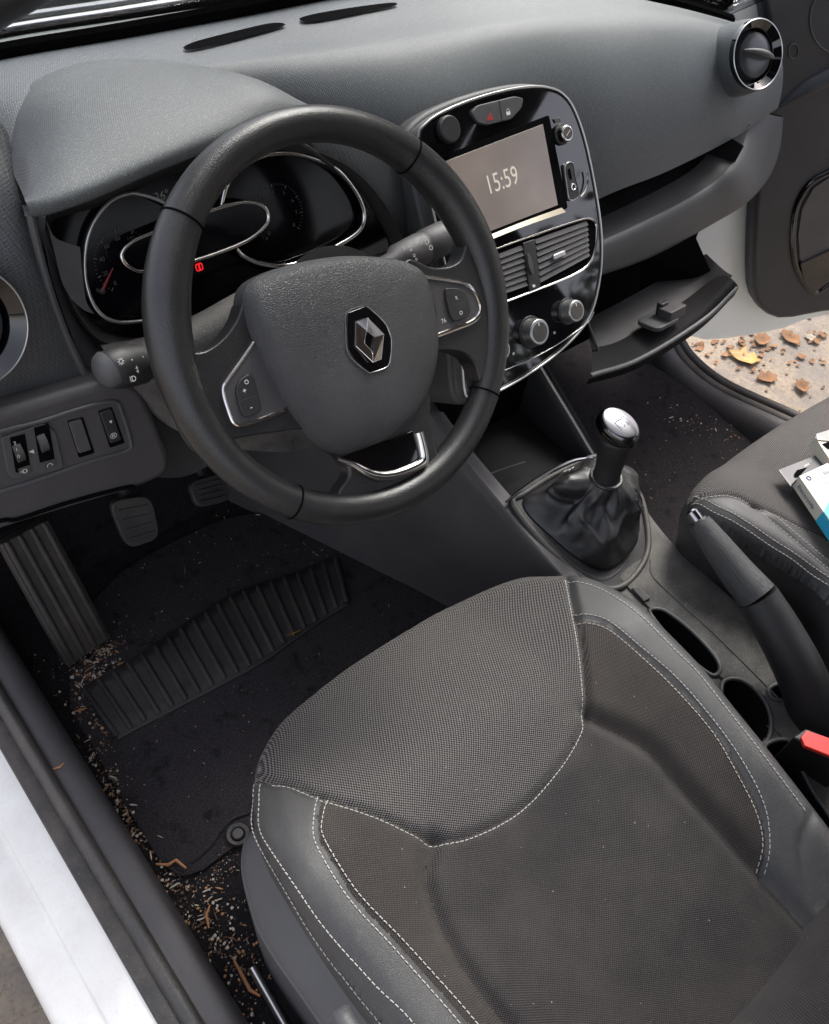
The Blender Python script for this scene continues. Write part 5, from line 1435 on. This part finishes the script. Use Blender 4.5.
M['heel'] = grain('heel_pad_rubber', (.017, .0165, .017), .5, 500, .6, .0005, .3, dustc=(.12, .09, .07))
loft('heel_pad', [ta_, tb2], M['heel'], mt, 3, 6, solid=.003)
hp = [c for c in mt.children if c.name.startswith('heel_pad')][0]
m = MB()
for i in range(20):
    a, b = ta_[i], tb2[i]
    m.add(*g_tube([a.lerp(b, t) + Vector((0, 0, .0022)) for t in (.02, .06, .5, .94, .98)], [.0030, .0042, .0042, .0046, .0030], 10))
m.build('pad_ribs', M['heel'], hp)
m = MB(); m.add(*g_tube(ta_, .003, 8)); m.add(*g_tube(tb2, .003, 8)); m.build('pad_border', M['heel'], hp)
cst = P(238, 835, z=.008); FZ = Frame(cst, (1, 0, 0), (0, 1, 0))
sd_ = obj('fixing_stud', *g_ring(FZ, ell(0, 0, .0145, n=36), ell(0, 0, .009, n=36), -.004, .005, .003), M['rubber'], mt, bevel=.001)
obj('stud_centre', *g_prism(FZ, ell(0, 0, .0075, n=30), -.004, .007), M['rubber'], sd_, bevel=.002)
obj('mat_fold', *g_tube(cr([P(192, 862, z=.008), P(210, 846, z=.009), P(228, 822, z=.009), P(250, 812, z=.009)], 5), .0025, 8), M['mat'], mt)

# ================================================================== FOOTREST + PEDALS
fr_ = thing('footrest', 'ribbed black rubber footrest at the left of the driver footwell', 'footrest', (-.29, .22, 0))
M['dusty_rubber'] = grain('dusty_rubber', (.021, .0195, .018), .55, 400, .5, .0005, .35, dustc=(.12, .088, .064))
c_bl, c_br, c_tr, c_tl = P(68, 668, z=.035), P(112, 638, z=.035), P(50, 520, z=.22), P(0, 545, z=.22)
fx = (c_br - c_bl); fy = (c_tl - c_bl)
FR = Frame(c_bl, fx, fy)
q = [((p - FR.o).dot(FR.x), (p - FR.o).dot(FR.y)) for p in (c_bl, c_br, c_tr, c_tl)]
if FR.n.dot(CP - FR.o) < 0: sg_ = -1
else: sg_ = 1
base_fr = prism('rest_pad', FR, q, -.02 * sg_, 0, M['dusty_rubber'], fr_, bevel=.003)
for k in range(4):
    a = Vector(q[0]).lerp(Vector(q[1]), .12 + .76 * k / 3); b = Vector(q[3]).lerp(Vector(q[2]), .12 + .76 * k / 3)
    obj('rest_rib', *g_tube([FR.w(*a.lerp(b, s), .0005 * sg_) for s in (.03, .05, .5, .95, 1)], [.0036, .0050, .0046, .0042, .003], 10), M['dusty_rubber'], base_fr)
def pedal(label, px, y0, name):
    t = thing(name, label, 'pedal', tuple(P(px[2][0], px[2][1], y=y0)))
    c = [P(a, b, y=y0 + dy) for (a, b), dy in zip(px, (.03, .03, 0, 0))]
    fr = Frame(c[3], c[2] - c[3], c[0] - c[3]); s = 1 if fr.n.dot(CP - fr.o) > 0 else -1
    q = [((p - fr.o).dot(fr.x), (p - fr.o).dot(fr.y)) for p in c]
    V2 = [Vector((*a, 0)) for a in q]; nn = []
    for i in range(4):
        p0, p1, p2 = V2[i - 1], V2[i], V2[(i + 1) % 4]; a = p1 + (p0 - p1) * .3; b = p1 + (p2 - p1) * .3
        for tt in (0, .25, .5, .75, 1): nn.append(tuple((a * (1 - tt) ** 2 + p1 * 2 * tt * (1 - tt) + b * tt * tt).xy))
    pd_ = prism('pedal_pad', fr, nn, -.010 * s, 0, M['rubber'], t, bevel=.002)
    for k in range(4):
        f0 = .2 + .2 * k; a = Vector(q[0]).lerp(Vector(q[3]), f0); b = Vector(q[1]).lerp(Vector(q[2]), f0)
        obj('pad_rib', *g_tube([fr.w(*a.lerp(b, s2), .0006 * s) for s2 in (.15, .5, .85)], .0015, 6), M['rubber'], pd_)
    top = (c[0] + c[1]) / 2
    obj('pedal_arm', *g_tube([top + Vector((0, .012, -.02)), top + Vector((0, .05, .08)), top + Vector((0, .06, .2))], .008, 10), M['dark'], t)


pedal('black clutch pedal pad, larger in view, above the footwell mat', [(108, 502), (150, 494), (161, 538), (128, 550)], .27, 'clutch_pedal')
pedal('black brake pedal pad partly hidden behind the steering wheel rim', [(188, 482), (225, 472), (232, 500), (198, 508)], .28, 'brake_pedal')

# ================================================================== DEBRIS
chips = []
def debris(name, zones, mats, kindlabel):
    for mi, mat in enumerate(mats):
        m = MB(); rnd = random.Random(11 + mi)
        for (x0, y0, x1, y1, wid, cnt, smin, smax, z0) in zones:
            for _ in range(int(cnt / len(mats))):
                t = rnd.random(); px = x0 + (x1 - x0) * t + rnd.gauss(0, wid); py = y0 + (y1 - y0) * t + rnd.gauss(0, wid)
                s = smin + (smax - smin) * rnd.random() ** 2.6 * 1.25; p = P(px, py, z=z0 + s * .5)
                if noise.noise(Vector((p.x * 38, p.y * 38, 4))) < rnd.uniform(-.75, .35): continue
                if p.x < -.331 or p.x > 1.0: continue
                el = 1 if rnd.random() < .75 else rnd.uniform(2, 5)
                a = rnd.random() * 6.28; n = 6; V = []
                ring = [(math.cos(k * 6.283 / n) * s * el * rnd.uniform(.7, 1.2) * (1 if el == 1 else .8), math.sin(k * 6.283 / n) * s * rnd.uniform(.6, 1.1) / (1 if el == 1 else 1.8)) for k in range(n)]
                for h_, sc_2 in ((-.4, .8), (.3, .8)):
                    for (u, v) in ring: V.append(p + Vector(((u * math.cos(a) - v * math.sin(a)) * sc_2, (u * math.sin(a) + v * math.cos(a)) * sc_2, s * h_)))
                F = [tuple(range(n))[::-1], tuple(range(n, 2 * n))] + [(i, (i + 1) % n, n + (i + 1) % n, n + i) for i in range(n)]
                m.add(V, F)
        o = m.build(name, mat, smooth=False); tag(o, kindlabel[mi], 'debris', kind='stuff')


zones = [(88, 668, 108, 664, 13, 330, .0009, .0026, .008), (118, 640, 80, 690, 9, 170, .0010, .0032, .008), (95, 660, 130, 650, 22, 90, .0007, .0018, .008), (76, 690, 128, 810, 7, 420, .0006, .0026, .008), (85, 740, 150, 850, 8, 240, .0005, .0024, .003), (120, 800, 180, 900, 9, 420, .0004, .0023, .002), (160, 870, 250, 940, 19, 640, .0003, .0022, .002), (200, 920, 255, 1000, 15, 520, .0003, .0024, .002), (100, 780, 330, 620, 60, 420, .0003, .0012, .008), (200, 560, 380, 540, 30, 260, .0003, .0014, .008), (300, 560, 460, 590, 14, 160, .0004, .0014, .004), (60, 690, 40, 660, 10, 60, .0005, .0015, .003), (240, 850, 200, 890, 8, 120, .0005, .0012, .006),
         (110, 660, 320, 560, 30, 160, .0004, .0010, .008), (190, 560, 340, 520, 14, 120, .0005, .0014, .006), (150, 800, 250, 700, 45, 60, .0003, .0009, .008), (330, 560, 440, 620, 16, 90, .0004, .0011, .003),
         (660, 410, 740, 440, 9, 160, .0006, .0020, .002), (680, 440, 640, 480, 22, 70, .0004, .0012, .002)]
debris('debris', zones, [simple('tan_grit', (.40, .21, .10), .9, var=.4), simple('pale_grit', (.50, .45, .38), .9, var=.2), simple('dark_soil', (.10, .065, .045), .95, var=.3)],
       ['tan bark crumbs scattered over the driver footwell carpet', 'pale grit scattered over the footwell carpet', 'dark soil scattered over the footwell carpet'])
M['bark'] = simple('bark_chip', (.42, .20, .09), .85, var=.3)
def chip(label, px, w_=.0022, mat='bark', name='wood_chip', z=.006):
    o = obj(name, *g_tube([P(a, b, z=z + .001 * (i % 2)) for i, (a, b) in enumerate(px)], [w_ * (1 if 0 < i < len(px) - 1 else .6) for i in range(len(px))], 6, sx=1, up=(0, 0, 1)), M[mat]); tag(o, label, 'wood chip' if name == 'wood_chip' else 'twig')


chip('long orange splinter of wood on the carpet beside the seat rail', [(234, 960), (242, 975), (250, 990), (260, 996)], .0022)
chip('reddish wood chip where the mat edge meets the sill', [(156, 864), (168, 865), (176, 860), (186, 868)], .0022, z=.012)
chip('short curled bark strip on carpet between the sill and seat shield', [(210, 905), (206, 915), (209, 928)], .0018)
chip('thin dry straw lying on carpet under the pedals', [(183, 562), (185, 570), (184, 580)], .0007, 'leafy', 'twig')
chip('green-yellow grass stalk resting on the ribbed heel pad', [(287, 636), (294, 633), (301, 630)], .0012, 'leafy', 'twig', .013)
chip('small orange chip on top of the driver sill', [(53, 769), (60, 767), (64, 763)], .0014, z=.102)

# ================================================================== WORLD & LIGHT
wd = bpy.data.worlds.new('World'); scn.world = wd; wd.use_nodes = True; nt = wd.node_tree
bg = nt.nodes['Background']; sky = nt.nodes.new('ShaderNodeTexSky'); sky.sky_type = 'NISHITA'; sky.sun_disc = False
SE, SA = R(52), R(62)
sky.sun_elevation = SE; sky.sun_rotation = SA; sky.air_density = 1.2; sky.dust_density = 3.5; sky.ozone_density = .6
hs = nt.nodes.new('ShaderNodeHueSaturation'); hs.inputs['Saturation'].default_value = .42
nt.links.new(sky.outputs[0], hs.inputs['Color']); mm_ = nt.nodes.new('ShaderNodeMix'); mm_.data_type = 'RGBA'; mm_.blend_type = 'MULTIPLY'; mm_.inputs[0].default_value = 1; mm_.inputs[7].default_value = (1.03, .975, .985, 1)
nt.links.new(hs.outputs[0], mm_.inputs[6]); nt.links.new(mm_.outputs[2], bg.inputs[0]); bg.inputs[1].default_value = .15
sd2 = bpy.data.lights.new('sun', 'SUN'); sd2.energy = 1.7; sd2.angle = R(22); sd2.color = (1, .96, .90); so_ = bpy.data.objects.new('sun', sd2); col.objects.link(so_)
dirv = Vector((math.sin(SA) * math.cos(SE), math.cos(SA) * math.cos(SE), math.sin(SE)))   # towards the sun
so_.rotation_euler = dirv.to_track_quat('Z', 'Y').to_euler()
scn.view_settings.view_transform = 'Standard'; scn.view_settings.look = 'None'; scn.view_settings.gamma = 1; scn.view_settings.exposure = 1.75
scn.cycles.max_bounces = 8; scn.cycles.use_denoising = True
